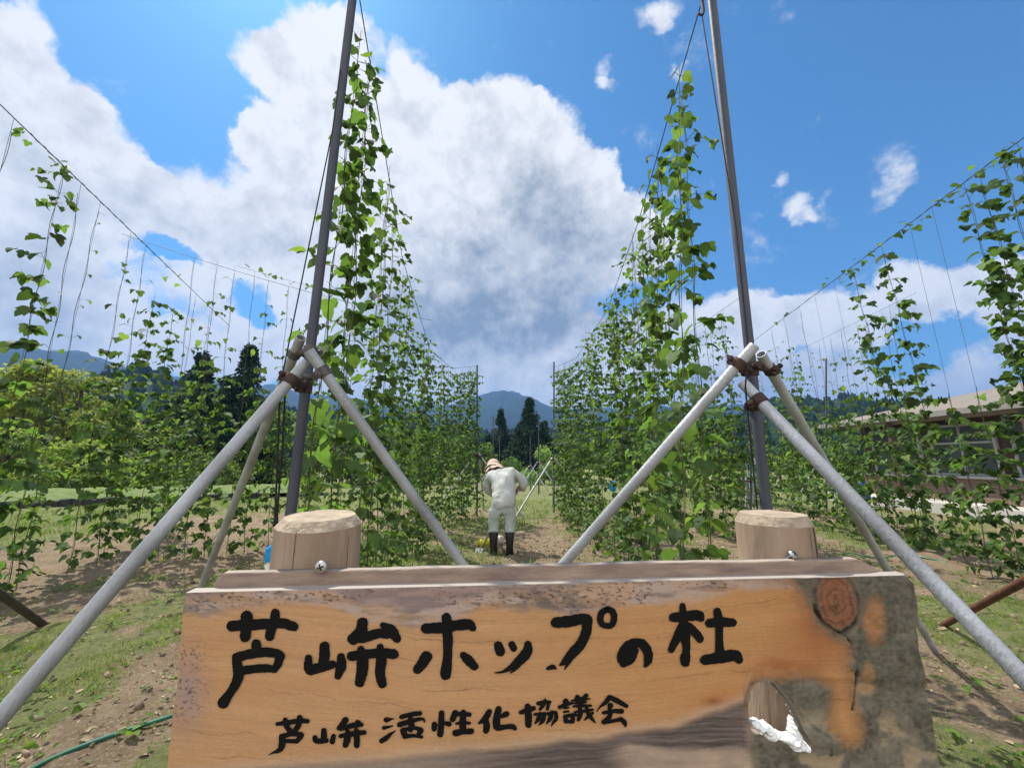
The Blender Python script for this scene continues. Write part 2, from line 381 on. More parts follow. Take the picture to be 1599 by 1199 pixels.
speck = sstep(fbm(gx / 5.5, gy / 2.4, 3, 31), .60, .70); speck2 = sstep(fbm(gx / 3.2, gy / 2.6, 2, 33), .62, .72)
# weathered top band
ylow = np.interp(gx, [260, 300, 370, 440, 520, 560, 640, 700, 760, 830, 890, 950, 1010, 1080, 1140, 1200, 1280], [972, 962, 948, 944, 950, 966, 980, 972, 952, 948, 960, 952, 945, 941, 932, 922, 912])
top = sstep(ylow + 13 * wob - gy, -6, 10)
wcol = C(172, 152, 140) * (1 - sstep(fbm(gx / 40, gy / 9, 4, 34), .45, .65)[..., None] * .42)
lay(top * (.55 + .4 * sstep(fbm(gx / 60, gy / 14, 4, 35), .35, .6)), wcol)
lay(top * speck * sstep(fbm(gx / 70, gy / 30, 3, 36), .42, .55) * .85, C(70, 58, 58))
lay(sstep(ylow - 24 + 8 * wob - gy, -3, 8) * (gx < 860) * .5, C(128, 108, 112))
lay(np.exp(-((gx - 870) / 60) ** 2 - ((gy - 938) / 20) ** 2) * .8 * sstep(fbm(gx / 16, gy / 9, 3, 37), .42, .6), C(92, 84, 82))
# grey mould on the left edge
lay(np.exp(-((gx - 292) / 26) ** 2 - ((gy - 1080) / 60) ** 2) * .8, C(150, 132, 126))
lay(sstep(gx, 345, 285) * speck2 * sstep(gy, 990, 1030) * sstep(gy, 1140, 1100) * .9, C(72, 62, 62))
# knot surroundings and reddish heart
lay(np.exp(-((gx - 1280) / 50) ** 2 - ((gy - 985) / 66) ** 2) * .75, C(150, 88, 50))
lay(np.exp(-((gx - 1215) / 50) ** 2 - ((gy - 1040) / 26) ** 2) * .75 * (.5 + sstep(fbm(gx / 20, gy / 14, 3, 38), .4, .6) * .5), C(150, 84, 46))
lay(np.exp(-((gx - 1115) / 14) ** 2 - ((gy - 1095) / 7) ** 2) * .9, C(120, 52, 26))
lay(np.exp(-((gx - 1135) / 55) ** 2 - ((gy - 1090) / 25) ** 2) * .5, C(170, 108, 62))
# lower live edge
yb = np.interp(gx, [250, 300, 360, 420, 500, 570, 700, 860, 930, 1055, 1110, 1161, 1172, 1300], [1216, 1212, 1207, 1202, 1195, 1190, 1176, 1163, 1154, 1137, 1117, 1098, 1062, 1062])
low = sstep(gy + 6 * wob - yb, -8, 8)
lay(sstep(gy + 5 * wob - yb, -26, 2) * .6 * (gx < 1172), C(188, 165, 146))
dark = (C(112, 98, 92) * .8)[None, None] * (1 + 1.7 * (fbm(gx / 70, (gy + gx * .06 + 5 * wob) / 2.8, 4, 41) - .5))[..., None]
lay(low * sstep(gx, 1186, 1160), dark * (1 - sstep(gx, 860, 600)[..., None]) + C(150, 132, 118) * (.75 + .5 * fbm(gx / 50, gy / 4, 4, 43))[..., None] * sstep(gx, 860, 600)[..., None])
lay(low * sstep(gx, 480, 250) * .6, C(168, 156, 146))
lay(sstep(gy - 1172 + 10 * wob + (1150 - gx) * .03, -5, 9) * sstep(gx + 20 * wob, 1190, 1168) * sstep(gx + 30 * wob, 930, 1010) * .8, C(176, 152, 130) * (.75 + .5 * fbm(gx / 30, gy / 8, 4, 42))[..., None])
# bark-side grey on the right, with orange tongues left in it
orange = [(1000, 880), (1242, 905), (1262, 945), (1275, 972), (1300, 992), (1318, 1008), (1322, 1030), (1318, 1045), (1330, 1058), (1333, 1090), (1338, 1120), (1345, 1140), (1338, 1160), (1320, 1158), (1302, 1140), (1300, 1100), (1296, 1070), (1270, 1056), (1240, 1052), (1210, 1056), (1180, 1062), (1150, 1110), (900, 1300), (100, 1300), (100, 880)]
so_ = sdf(gx, gy, orange) + 7 * wob + (fbm(gx / 7, gy / 7, 3, 44) - .5) * 9
so_ = so_ + 9 * (fbm(gx / 22, gy / 26, 3, 45) - .5); grey = sstep(so_, -7, 15); lay(np.exp(-(so_ / 14) ** 2) * .55 * (gx > 1160), C(132, 92, 62))
mott = fbm(gx / 42, gy / 34, 5, 46); fine = fbm(gx / 5, gy / 5, 3, 47)
gcol = (C(104, 98, 84)[None, None] * (.48 + .75 * mott + .8 * (fine - .5) + .4 * (fbm(gx / 9, gy / 26, 3, 62) - .5))[..., None])
gcol = gcol * (1 - al(sstep(mott, .52, .66) * sstep(gy, 1090, 1150) * .8)) + C(160, 138, 108) * al(sstep(mott, .52, .66) * sstep(gy, 1090, 1150) * .8)
gcol = gcol * (1 - al(.35 * sstep(gy, 1000, 1150) * sstep(fbm(gx / 25, gy / 40, 3, 48), .45, .6))) + C(140, 130, 112) * al(.35 * sstep(gy, 1000, 1150) * sstep(fbm(gx / 25, gy / 40, 3, 48), .45, .6))
lay(grey * sstep(gx + 8 * wob, 1164, 1180), gcol)
for (cx_, cy_, rx_, ry_, c_) in ((1363, 968, 18, 36, (160, 112, 72)), (1353, 1050, 9, 18, (150, 112, 74)), (1352, 1075, 16, 10, (170, 134, 98))):
    d_ = np.hypot((gx - cx_) / rx_, (gy - cy_) / ry_) + .25 * wob; lay(sstep(d_ + .5 * (fine - .5), 1.35, .55) * .85, C(*c_) * (.85 + .3 * fbm(gx / 12, gy / 12, 3, 49))[..., None])
# the knot
kd = np.hypot((gx - 1304 - (gy - 940) * .12) / 29, (gy - 938) / 44) + .22 * (fbm(gx / 17 + gy / 21, gy / 19 - gx / 23, 3, 69) - .5)
lay(sstep(kd, 1.6, 1.1) * .8, C(112, 96, 78)); lay(sstep(np.abs(kd - 1.12 - .1 * (fine - .5)), .20, .02) * (.25 + .75 * sstep(fbm(gx / 30, gy / 30, 2, 50), .35, .65)), C(38, 30, 24))
kc = C(128, 84, 60)[None, None] * (1 - .35 * sstep(np.sin(kd * 17 + 5 * (fbm(gx / 8 + gy / 11, gy / 9 - gx / 13, 3, 68) - .5)), .1, 1))[..., None] * (.8 + .4 * fbm(gx / 14, gy / 10, 4, 52))[..., None]
lay(sstep(kd, 1.04, .92), kc); lay(np.exp(-((gx - 1302) / 7) ** 2 - ((gy - 946) / 8) ** 2) * .8 * sstep(fine, .4, .6), C(60, 34, 22))
def crack(pl, w, c=(30, 26, 22)):
    d_ = np.full(gx.shape, 1e9)
    for (a, b), (c1, d1) in zip(pl[:-1], pl[1:]):
        t_ = np.clip(((gx - a) * (c1 - a) + (gy - b) * (d1 - b)) / ((c1 - a) ** 2 + (d1 - b) ** 2), 0, 1); d_ = np.minimum(d_, np.hypot(gx - a - t_ * (c1 - a), gy - b - t_ * (d1 - b)))
    m_ = sstep(d_ + 2.4 * wob + (fine - .5) * 3, w + 1, w - 1); m_ = m_ * (.25 + .75 * sstep(fbm(gx / 34, gy / 34, 2, 64), .35, .65)); lay(m_ * .85, C(*c)); return m_
cr = crack([(1268, 905), (1264, 925), (1276, 960), (1300, 982), (1322, 994), (1328, 1004), (1336, 1035), (1338, 1065), (1334, 1110)], 1.3)
crack([(1230, 1085), (1252, 1115), (1275, 1138), (1296, 1150), (1300, 1180)], 1.8, (62, 55, 48))
hr = sstep(hd, 9, 1) * (hd > -1); lay(hr * .6 * (gx > 1160), C(120, 108, 92)); lay(sstep(np.abs(hd - 5), 2, .5) * .5 * sstep(fine, .35, .6) * (gy < 1130), C(60, 50, 42))
col *= (1 + .16 * (fbm(gx / 2.6, gy / 1.6, 2, 60) - .5) + .14 * (fbm(gx / 30, gy / 1.5, 3, 61) - .5))[..., None]
tint_f = np.clip(col, .004, .9)
# relief
nz_ = -(cr * .004 + grey * (mott - .5) * .010 * (gx > 1160) + low * .003) * 1.0
nz_ += np.where(kd < 1.1, .002, 0) + grey * (gx > 1160) * .002
edge_r = np.clip(1 - (sR[:, None] - S) / .012, 0, 1); nz_ -= edge_r ** 2 * .012
fr = np.stack([S, -nz_, Z], -1).reshape(-1, 3); fr[:, 2] -= 0
bk = np.stack([S, np.full(S.shape, .027), Z], -1).reshape(-1, 3)
ix = np.arange(NI * NJ).reshape(NI, NJ); nv = NI * NJ
q = np.stack([ix[:-1, :-1], ix[1:, :-1], ix[1:, 1:], ix[:-1, 1:]], -1)[keep]
faces = [q, q[:, ::-1] + nv]
kp = np.pad(keep, 1); side = []
for (di, dj, a, b) in ((0, -1, (0, 0), (1, 0)), (0, 1, (1, 1), (0, 1)), (-1, 0, (0, 1), (0, 0)), (1, 0, (1, 0), (1, 1))):
    e_ = keep & ~kp[1 + di:kp.shape[0] - 1 + di, 1 + dj:kp.shape[1] - 1 + dj]; I, J = np.where(e_)
    va = ix[I + a[0], J + a[1]]; vb = ix[I + b[0], J + b[1]]; side.append(np.stack([vb, va, va + nv, vb + nv], -1))
faces += side
M_sign = mat("weathered_wood_face", (1, 1, 1), .62, var=.08, vscale=90, bump=.10, bscale=140, spec=.25, attr='tint', stretch=(1, 1, 5))
topc = np.array(s2l((158, 148, 138)))
tb = tint_f.reshape(-1, 3).copy(); tb[:] = topc
tf2 = tint_f.copy(); tf2[0, :] = topc; tf2[:1] = topc
vv = np.concatenate([fr, bk]); tint = np.concatenate([tf2.reshape(-1, 3), tb])
me = bpy.data.meshes.new('board'); mk_ = mk_np('board', vv, np.concatenate(faces), M_sign, sign, tint=tint)
mk_.data.polygons.foreach_set('use_smooth', [True] * len(mk_.data.polygons)); mk_.data.set_sharp_from_angle(angle=R(50))
# raised back rail along the top, with sloped ends
s0, s1 = sz(312, 905)[0] + .012, sz(1392, 889)[0]; ZR = ZT + .0265
M_rail = mat("weathered_rail", s2l((156, 134, 116)), .8, var=.55, vscale=9, bump=.4, bscale=60, stretch=(1, 4, 6), col2=s2l((112, 92, 84)))
M_railtop = mat("pale_rail_top", s2l((164, 152, 140)), .85, var=.4, vscale=14, bump=.3, bscale=80, stretch=(1, 4, 4))  # rail top a little paler and greyer than the rail face
nseg = 120; gr = G(); grt = G(); Va = []; Vt = []
for k in range(nseg + 1):
    s_ = s0 + (s1 - s0) * k / nseg; e_ = min(1, (s_ - s0) / .004 + .5, (s1 - s_) / .05 + .02)
    zt = ZT - .02 + (ZR - ZT + .02) * (1 if e_ >= 1 else .5 + .5 * e_) + (fbm(s_ * 9, 0, 3, 5) - .5) * .005; nf = .0275 + (fbm(s_ * 14, 3, 3, 7) - .5) * .002
    notch = .010 * math.exp(-((s_ - sz(495, 890)[0]) / .03) ** 2) * 0
    Va += [(s_, nf + .0005, ZT - .12), (s_, nf + .0005, zt - .0025), (s_, nf + .004, zt)]; Vt += [(s_, nf + .004, zt), (s_, .046, zt + .001), (s_, .046, ZT - .12)]
Fa = [(3 * k + a, 3 * k + 3 + a, 3 * k + 4 + a, 3 * k + 1 + a) for k in range(nseg) for a in (0, 1)]
ra = gr.add(Va, Fa + [(0, 1, 2), (3 * nseg, 3 * nseg + 2, 3 * nseg + 1)])
rail = G().add(Va, Fa); b_ = len(Va)
railo = mk('top_rail', Va, Fa, M_rail, sign, True)
railt = mk('rail_top', Vt, Fa + [], M_railtop, sign, True)
tt_ = G()
for e in (0, nseg): tt_.add([Va[3 * e], Va[3 * e + 1], Va[3 * e + 2], Vt[3 * e + 1], Vt[3 * e + 2]], [(0, 1, 2, 3, 4)])
# --- brush lettering
M_ink = mat("black_brush_paint", (.006, .006, .006), .7, var=.3, vscale=40, spec=.12)
def catmull(p, k=6):
    if len(p) < 3: 
        return [tuple(np.array(p[0]) * (1 - t_) + np.array(p[1]) * t_) for t_ in np.linspace(0, 1, k + 1)] if len(p) == 2 else list(p)
    P_ = [np.array(q, float) for q in p]; P_ = [2 * P_[0] - P_[1]] + P_ + [2 * P_[-1] - P_[-2]]; out = []
    for i in range(1, len(P_) - 2):
        for t_ in np.linspace(0, 1, k, endpoint=False):
            a, b, c, d = P_[i - 1:i + 3]; out.append(.5 * (2 * b + (c - a) * t_ + (2 * a - 5 * b + 4 * c - d) * t_ ** 2 + (3 * b - a - 3 * c + d) * t_ ** 3))
    out.append(P_[-2]); return [tuple(v) for v in out]
def lettering(name, sets, z0):
    g_ = G(); cnt = 0
    for (ox, oy, sc, strokes) in sets:
        for st in strokes:
            if len(st) == 1: st = [st[0], (st[0][0] + 1, st[0][1] + 1, st[0][2])]
            pts = [(ox + a / sc, oy + b / sc, max(c, 3) / sc) for a, b, c in catmull(st)]
            L_ = []; Rr = []; n_ = len(pts)
            for i in range(n_):
                a = np.array(pts[max(0, i - 1)][:2]); b = np.array(pts[min(n_ - 1, i + 1)][:2]); d = (b - a) / (np.hypot(*(b - a)) + 1e-9); nn = np.array((-d[1], d[0])); p = np.array(pts[i][:2]); r_ = pts[i][2]
                ja = 1 + (random.random() - .5) * .14; jb = 1 + (random.random() - .5) * .14
                if i == 0:
                    th0 = math.atan2(nn[1], nn[0])
                    for k in range(1, 7): th = th0 + math.pi * k / 7; L_.append(('c', p + r_ * (1 + (random.random() - .5) * .12) * np.array((math.cos(th), math.sin(th)))))
                L_.append(('l', p + nn * r_ * ja)); Rr.append(p - nn * r_ * jb)
                if i == n_ - 1:
                    th0 = math.atan2(-nn[1], -nn[0]); capE = [p + r_ * (1 + (random.random() - .5) * .12) * np.array((math.cos(th0 + math.pi * k / 7), math.sin(th0 + math.pi * k / 7))) for k in range(1, 7)]
            capS = [v for t_, v in L_ if t_ == 'c']; Lf = [v for t_, v in L_ if t_ == 'l']
            dep = -.0006 - cnt * .000012; cnt += 1
            def P3(v): s_, z_ = sz(v[0], v[1]); return (s_, dep + z0, z_)
            base = [P3(v) for v in Lf] + [P3(v) for v in Rr]; f_ = [(i, i + 1, n_ + i + 1, n_ + i) for i in range(n_ - 1)]; g_.add(base, f_)
            g_.add([P3(pts[0])] + [P3(Lf[0])] + [P3(v) for v in capS] + [P3(Rr[0])], [(0, i, i + 1) for i in range(1, 8)])
            g_.add([P3(pts[-1])] + [P3(Rr[-1])] + [P3(v) for v in capE] + [P3(Lf[-1])], [(0, i, i + 1) for i in range(1, 8)])
    return g_.build(name, M_ink, sign, False)
B1 = [[(165,232,44),(300,222,44),(450,215,42),(560,210,40),(645,235,38)],[(280,160,48),(275,240,44),(268,315,42)],[(503,130,36),(495,200,38),(470,260,40),(458,315,36)],[(355,370,38),(355,430,38)],
 [(200,475,36),(300,450,38),(420,435,38),(510,445,36),(545,465,34)],[(540,460,36),(525,520,34),(495,570,26)],[(220,580,34),(340,565,34),(440,560,32),(500,572,24)],[(200,480,36),(210,560,40),(215,620,42),(190,690,38),(145,760,34),(95,830,44)],
 [(885,390,40),(885,460,42),(875,530,42)],[(762,480,28),(760,550,36),(780,575,40)],[(775,572,42),(870,550,38),(950,530,32)],[(1015,470,30),(1015,540,42),(990,620,28)],
 [(1182,205,42),(1165,280,48),(1110,335,44)],[(1100,330,38),(1200,318,42),(1300,290,38),(1380,285,46)],[(1340,225,24),(1400,265,46),(1450,330,34)],[(1100,465,40),(1220,450,38),(1330,440,38),(1425,450,40)],
 [(1170,415,30),(1185,500,46),(1175,600,44),(1160,670,38)],[(1318,395,28),(1330,480,40),(1318,600,40),(1335,680,36)]]
B2 = [[(175,250,40),(300,245,44),(420,225,42),(510,220,42),(540,245,30)],[(335,165,38),(345,300,40),(345,450,36),(335,560,42),(330,610,42)],[(180,470,46),(150,520,42),(110,570,36)],[(470,460,30),(510,500,38),(555,545,32)],
 [(740,385,36),(755,430,38)],[(845,375,28),(860,405,28)],[(970,375,30),(965,430,40),(915,490,40),(850,545,26),(780,585,12),(715,595,5)],[(930,500,16),(880,560,12),(835,595,5)],
 [(1190,205,42),(1290,195,46),(1400,175,42),(1430,190,40)],[(1430,180,42),(1425,270,40),(1390,360,40),(1320,440,40),(1255,510,26),(1220,535,8)],[(1320,450,26),(1290,510,16),(1255,570,4)],[(1125,562,14),(1165,550,20),(1190,565,6)]]
B3 = [[(438,150,24),(395,180,26),(385,235,26),(410,275,24),(470,275,24),(492,225,26),(480,170,26),(438,150,24)],[(660,410,34),(600,450,46),(558,520,46),(565,575,30)],[(565,570,30),(620,540,34),(650,470,34)],[(600,440,44),(660,410,36),(720,430,40),(755,490,36),(755,550,34),(735,592,14)],
 [(955,215,36),(1050,205,40),(1150,200,40),(1170,225,26)],[(1025,125,24),(1030,200,32),(1040,330,44),(1055,450,30),(1045,530,40),(1045,565,36)],[(1020,300,40),(980,380,36),(935,465,26)],[(1080,280,26),(1120,330,34),(1160,380,32)],
 [(1295,170,32),(1310,250,36),(1310,350,30),(1315,480,36)],[(1235,260,36),(1330,250,38),(1415,255,34)],[(1200,545,40),(1320,525,46),(1430,510,44),(1465,545,32)]]
B4 = [[(110,308,24),(250,290,32),(400,270,32),(485,275,28)],[(210,260,34),(225,330,38),(250,380,30)],[(390,230,36),(375,320,36),(335,385,34)],[(270,385,32),(260,430,34)],[(165,465,36),(280,435,28),(400,440,34)],[(410,450,34),(360,520,30)],[(220,520,26),(350,525,28)],[(170,480,40),(170,560,44),(140,630,34),(60,665,14),(5,692,4)],
 [(690,390,34),(690,470,40),(690,520,32)],[(580,480,34),(600,520,36),(720,515,32)],[(810,460,30),(795,530,34)],[(960,260,40),(920,320,40),(880,360,32)],[(900,370,28),(1020,335,34),(1130,310,38)],[(1110,290,34),(1160,320,26)],[(895,460,26),(1000,440,34),(1120,420,34),(1195,415,28)],[(985,400,30),(985,480,44),(960,570,38)],[(1095,390,34),(1100,480,40),(1100,575,36)]]
B5 = [[(100,308,32),(150,300,14),(185,295,5)],[(70,398,22),(120,388,16),(175,375,6)],[(45,545,28),(100,510,28),(150,465,18),(205,432,5)],[(270,275,26),(380,245,28),(480,232,26)],[(250,360,32),(350,330,30),(460,300,22),(520,300,14),(530,330,10)],[(375,300,34),(385,380,36),(370,420,30)],[(290,430,36),(310,490,34)],[(310,415,24),(420,400,22),(490,420,30)],[(490,430,32),(460,475,26)],[(310,495,28),(400,485,22),(500,500,18)],
 [(725,230,32),(720,350,36),(710,470,36)],[(645,360,34),(640,410,30)],[(770,345,24),(810,355,30)],[(880,230,36),(850,300,34)],[(880,245,26),(960,240,26),(1040,248,26)],[(970,225,34),(965,330,40),(965,430,38)],[(890,350,14),(960,335,20),(1040,345,18)],[(885,455,40),(970,440,32),(1060,435,34)],
 [(1265,215,32),(1220,290,36),(1150,345,14)],[(1225,310,34),(1235,380,40),(1225,430,34)],[(1370,185,36),(1350,290,42),(1350,380,44),(1380,395,36)],[(1460,240,34),(1410,265,24)],[(1370,400,32),(1460,385,28),(1530,385,32),(1555,405,24)]]
B6 = [[(185,325,26),(270,295,36),(345,275,30)],[(270,250,38),(280,370,46),(280,480,40)],[(400,215,26),(480,195,26),(550,195,18)],[(490,155,8),(470,220,26),(425,285,20)],[(530,210,24),(515,285,20)],[(355,350,16),(430,345,22),(490,340,22)],[(420,340,24),(400,410,28),(360,465,8)],[(475,360,26),(455,430,28),(410,485,6)],[(520,345,22),(590,320,20)],[(570,330,28),(545,410,28),(500,470,6)],[(620,330,24),(625,400,26),(590,450,18),(560,500,4)],
 [(745,190,40),(750,205,36)],[(670,260,26),(770,220,24),(840,210,12)],[(725,272,15),(780,266,12)],[(725,320,15),(780,312,13)],[(735,380,28),(745,420,30)],[(740,370,22),(830,360,28)],[(835,370,26),(830,430,28)],[(740,438,24),(830,442,24)],[(890,140,34),(870,165,22)],[(1000,115,28),(960,150,24)],[(820,180,12),(930,170,22),(1045,155,9)],[(860,212,13),(950,200,20),(1000,195,12)],[(930,150,20),(925,230,24)],[(840,250,14),(940,243,22),(1060,240,14)],[(920,260,26),(925,350,32),(900,420,20)],[(850,320,11),(960,310,20),(1080,290,16)],[(1000,250,22),(1020,330,26),(1060,390,26),(1115,455,7)],[(1080,330,18),(1020,380,20),(975,420,8)],[(900,365,15),(860,350,18)],
 [(1290,140,34),(1230,210,26),(1170,260,12),(1125,320,4)],[(1290,135,30),(1400,190,34),(1500,245,26)],[(1300,240,36),(1290,270,28)],[(1215,330,22),(1330,310,26),(1440,310,32)],[(1310,310,28),(1280,390,32),(1215,445,28)],[(1225,450,26),(1340,430,24),(1440,410,28)],[(1430,400,22),(1475,450,32),(1490,500,12)]]
for (ox, oy, sc, S_, cuts, nm) in ((330, 930, 4.997, B1, (8, 18), 'title_character'), (630, 930, 4.997, B2, (4, 8, 12), 'title_character'), (860, 920, 4.997, B3, (1, 4, 11), 'title_character'),
                             (420, 1090, 7.995, B4, (8, 17), 'small_character'), (590, 1080, 7.268, B5, (10, 18, 23), 'small_character'), (790, 1070, 7.995, B6, (11, 30, 37), 'small_character')):
    c0 = 0
    for c1_ in cuts: lettering(nm, [(ox, oy, sc, S_[c0:c1_])], -.0015); c0 = c1_
# --- white sealant round the lower rim of the hole
M_caulk = mat("white_sealant", (.80, .80, .77), .5, var=.12, vscale=60, bump=.4, bscale=90)
cpoly = [(1176, 1129), (1189, 1127), (1192, 1133), (1200, 1131), (1210, 1138), (1213, 1146), (1230, 1150), (1238, 1149), (1237, 1138), (1241, 1119), (1245, 1133), (1252, 1146), (1254, 1157), (1266, 1167), (1266, 1177), (1254, 1175), (1241, 1174), (1228, 1163), (1217, 1157), (1206, 1161), (1197, 1154), (1194, 1143), (1188, 1146), (1180, 1138)]
cx_, cy_ = np.meshgrid(np.arange(1170, 1272, .9), np.arange(1114, 1182, .9)); cd = -sdf(cx_, cy_, cpoly) + 5 * (fbm(cx_ / 6, cy_ / 6, 3, 66) - .5); V = []; idx = {}; Fc = []
for (i, j), d_ in np.ndenumerate(cd):
    if d_ > -.4:
        s_, z_ = sz(cx_[i, j], cy_[i, j]); idx[i, j] = len(V); V.append((s_, .008 - .0036 * max(0, d_) ** .55 - .007 * float(fbm(cx_[i, j] / 5, cy_[i, j] / 5, 3, 67)) * min(1, max(0, d_) / 2), z_))
for (i, j) in list(idx):
    if all(k in idx for k in ((i + 1, j), (i, j + 1), (i + 1, j + 1))): Fc.append((idx[i, j], idx[i + 1, j], idx[i + 1, j + 1], idx[i, j + 1]))
nb = len(V); Vb = [(a_, .016, c_) for a_, b_, c_ in V]; Fb = [tuple(q + nb for q in f[::-1]) for f in Fc]; from collections import Counter
ec = Counter(); 
for f in Fc:
    for k in range(4): ec[(f[k], f[(k + 1) % 4])] += 1
Fs = [(p_, q_, q_ + nb, p_ + nb)[::-1] for (p_, q_) in ec if (q_, p_) not in ec]
mk('sealant', V + Vb, Fc + Fb + Fs, M_caulk, sign)
# --- screw heads of the sign
M_steel = mat("steel_screw", (.55, .54, .52), .35, 1, var=.3, vscale=60)
M_slot = mat("dark_recess", (.02, .02, .02), .8)
def screw(x, y, dn, rr, tilt):
    s_, z_ = sz(x, y); b = G()
    mt = Matrix.Translation((s_, dn, z_)) @ Euler3(math.pi / 2 + tilt[0], 0, tilt[1])
    b.lathe([(rr * .35, -.03), (rr * .35, -.004), (rr, -.003), (rr, 0), (rr * .85, .0022), (rr * .3, .0036), (0.0005, .0038)], 20, mt, False, False)
    o = b.build('screw_head', M_steel, sign); c = G(); m2 = mt @ Matrix.Rotation(R(20), 4, 'Z')
    c.box((-rr * .55, -rr * .12, .0028), (rr * .55, rr * .12, .0043), m2); c.box((-rr * .12, -rr * .55, .0028), (rr * .12, rr * .55, .0044), m2); c.build('cross_slot', M_slot, o, False)
def Euler3(a, b, c):
    from mathutils import Euler
    return Euler((a, b, c)).to_matrix().to_4x4()
screw(495, 889, .018, .0118, (-.05, .05)); screw(1262, 872, .04, .010, (-.6, .5))
# --- two round log posts behind the board
M_log = mat("pale_peeled_log", s2l((168, 145, 124)), .85, var=.28, vscale=7, bump=.35, bscale=30, stretch=(2, 2, .35), col2=s2l((134, 114, 94)))
M_logtop = mat("sawn_log_top", s2l((172, 154, 132)), .85, var=.4, vscale=26, bump=.6, bscale=40)
M_crack = mat("crack_dark", (.07, .05, .035), .95)
def log_post(x, ztop, cham, rad, label, seed, crack_ang, cw, topshift=0):
    s_, _ = sz(x, 900); base = TL + dS * s_ + dN * (.047 + rad); r_ = ray(x, 800); tq = ((TL + dN * (.047 + rad) - CAM).dot(dN)) / r_.dot(dN); base = CAM + r_ * tq; ztop = base.z + (800 - ztop) / FPX * tq; t_ = thing('log_post', label, 'post', (base.x, base.y, 0)); t_.rotation_euler = (0, 0, ya)
    n = 96; prof = [(rad * 1.04, -.05), (rad * 1.03, .5), (rad * 1.2, .9), (rad * 1.2, 1.0), (rad * 1.17, 1.09), (rad, 1.15), (rad * .995, ztop - cham[1] - .03), (rad * .99, ztop - cham[1]), (rad - cham[0], ztop)]
    V = []; Fc = []
    for k, (r_, z_) in enumerate(prof):
        for j in range(n):
            a = 2 * math.pi * j / n; w = 1 + .02 * (float(fbm(math.cos(a) * 2 + 5, math.sin(a) * 2 + seed, 3)) - .5); d = abs((a - crack_ang + math.pi) % (2 * math.pi) - math.pi)
            zz_ = z_ + (topshift * math.sin(a) * .4 if k >= 7 else 0) + (.003 * (float(fbm(a * 3, k, 3, seed)) - .5) if k >= 7 else 0)
            V.append((r_ * w * math.cos(a), r_ * w * math.sin(a), zz_))
    for k in range(len(prof) - 1):
        for j in range(n): Fc.append((k * n + j, k * n + (j + 1) % n, (k + 1) * n + (j + 1) % n, (k + 1) * n + j))
    o = mk('trunk', V, Fc[:-n], M_log, t_); o.data.set_sharp_from_angle(angle=R(30))
    m_ = len(prof) - 1; rings = [V[(m_ - 1) * n:m_ * n], V[m_ * n:]]; TV = [v for r_ in rings for v in r_]; rt = rad - cham[0]
    for q_ in (.75, .45, .15):
        for j in range(n):
            a = 2 * math.pi * j / n; TV.append((rt * q_ * math.cos(a), rt * q_ * math.sin(a), ztop + .003 * (float(fbm(rt * q_ * math.cos(a) * 60, math.sin(a) * rt * q_ * 60 + seed, 3)) - .45)))
    TF = [(k * n + j, k * n + (j + 1) % n, (k + 1) * n + (j + 1) % n, (k + 1) * n + j) for k in range(4) for j in range(n)] + [tuple(4 * n + j for j in range(n))]
    c = mk('sawn_top', TV, TF, M_logtop, t_); c.data.set_sharp_from_angle(angle=R(40))
    g_ = G(); a = crack_ang
    for (ang, wd, z1, z0_) in ((crack_ang, cw, ztop - cham[1] - .001, 1.1), (crack_ang - .25, cw * .18, ztop - cham[1] - .001, 1.22), (crack_ang + 1.2, .006, ztop - cham[1] - .02, 1.15)):
        k = 14; v = []
        for i in range(k + 1):
            z_ = z1 + (z0_ - z1) * i / k; w = wd * (1 - .6 * i / k) * (.7 + .6 * random.random()); aa = ang + (random.random() - .5) * .012; rr = rad * 1.006
            v += [(rr * math.cos(aa - w), rr * math.sin(aa - w), z_), (rr * math.cos(aa + w), rr * math.sin(aa + w), z_)]
        g_.add(v, [(2 * i, 2 * i + 1, 2 * i + 3, 2 * i + 2) for i in range(k)])
    g_.build('drying_crack', M_crack, t_, False); return t_
log_post(501, 804, (.016, .020), .091, 'round peeled log post with chipped pale top behind the left end of the sign', 3, R(262), .008, .01)
log_post(1205, 801, (.012, .022), .084, 'round peeled log post with a wide drying crack behind the right end of the sign', 11, R(303), .038)
# ------------------------------------------------------------------ scaffold pipe trellis
M_pipe = mat("galvanised_pipe", (.42, .435, .46), .48, .2, var=.32, vscale=6, col2=(.235, .235, .235), bump=.25, bscale=120, spec=.4, stretch=(1, 1, .4))  # pale tone carries the sunlight falling on the braces
M_pole = mat("backlit_dark_pipe", (.075, .08, .098), .6, .25, var=.25, vscale=14, bump=.12, bscale=120, spec=.3, stretch=(1, 1, .4))  # same pipe for the uprights, backlit shade put into a darker colour
M_rust = mat("rusty_clamp", (.085, .05, .042), .75, .3, var=.5, vscale=40, bump=.4, bscale=80)
M_clampg = mat("grey_clamp", (.15, .135, .13), .6, .5, var=.4, vscale=40, bump=.3, bscale=80)
M_wire = mat("dark_wire", (.05, .05, .055), .6, .2)
M_cord = mat("black_cord", (.015, .015, .017), .8)
M_blue = mat("blue_plastic", (.01, .28, .62), .4, var=.3)
PR = .0243
def pipe(b, a, c, r=PR, n=16):
    """hollow scaffold pipe with open ends"""
    a = Vector(a); c = Vector(c); d = (c - a).normalized()
    b.tube([a, c], r, n, cap=False); b.tube([a, c], r * .86, n, cap=False)
    for p in (a, c):
        u = d.orthogonal().normalized(); w = d.cross(u); V = []
        for q_ in (1, .86):
            for k in range(n): an = 2 * math.pi * k / n; V.append(p + (u * math.cos(an) + w * math.sin(an)) * r * q_)
        b.add(V, [(k, (k + 1) % n, n + (k + 1) % n, n + k) for k in range(n)])
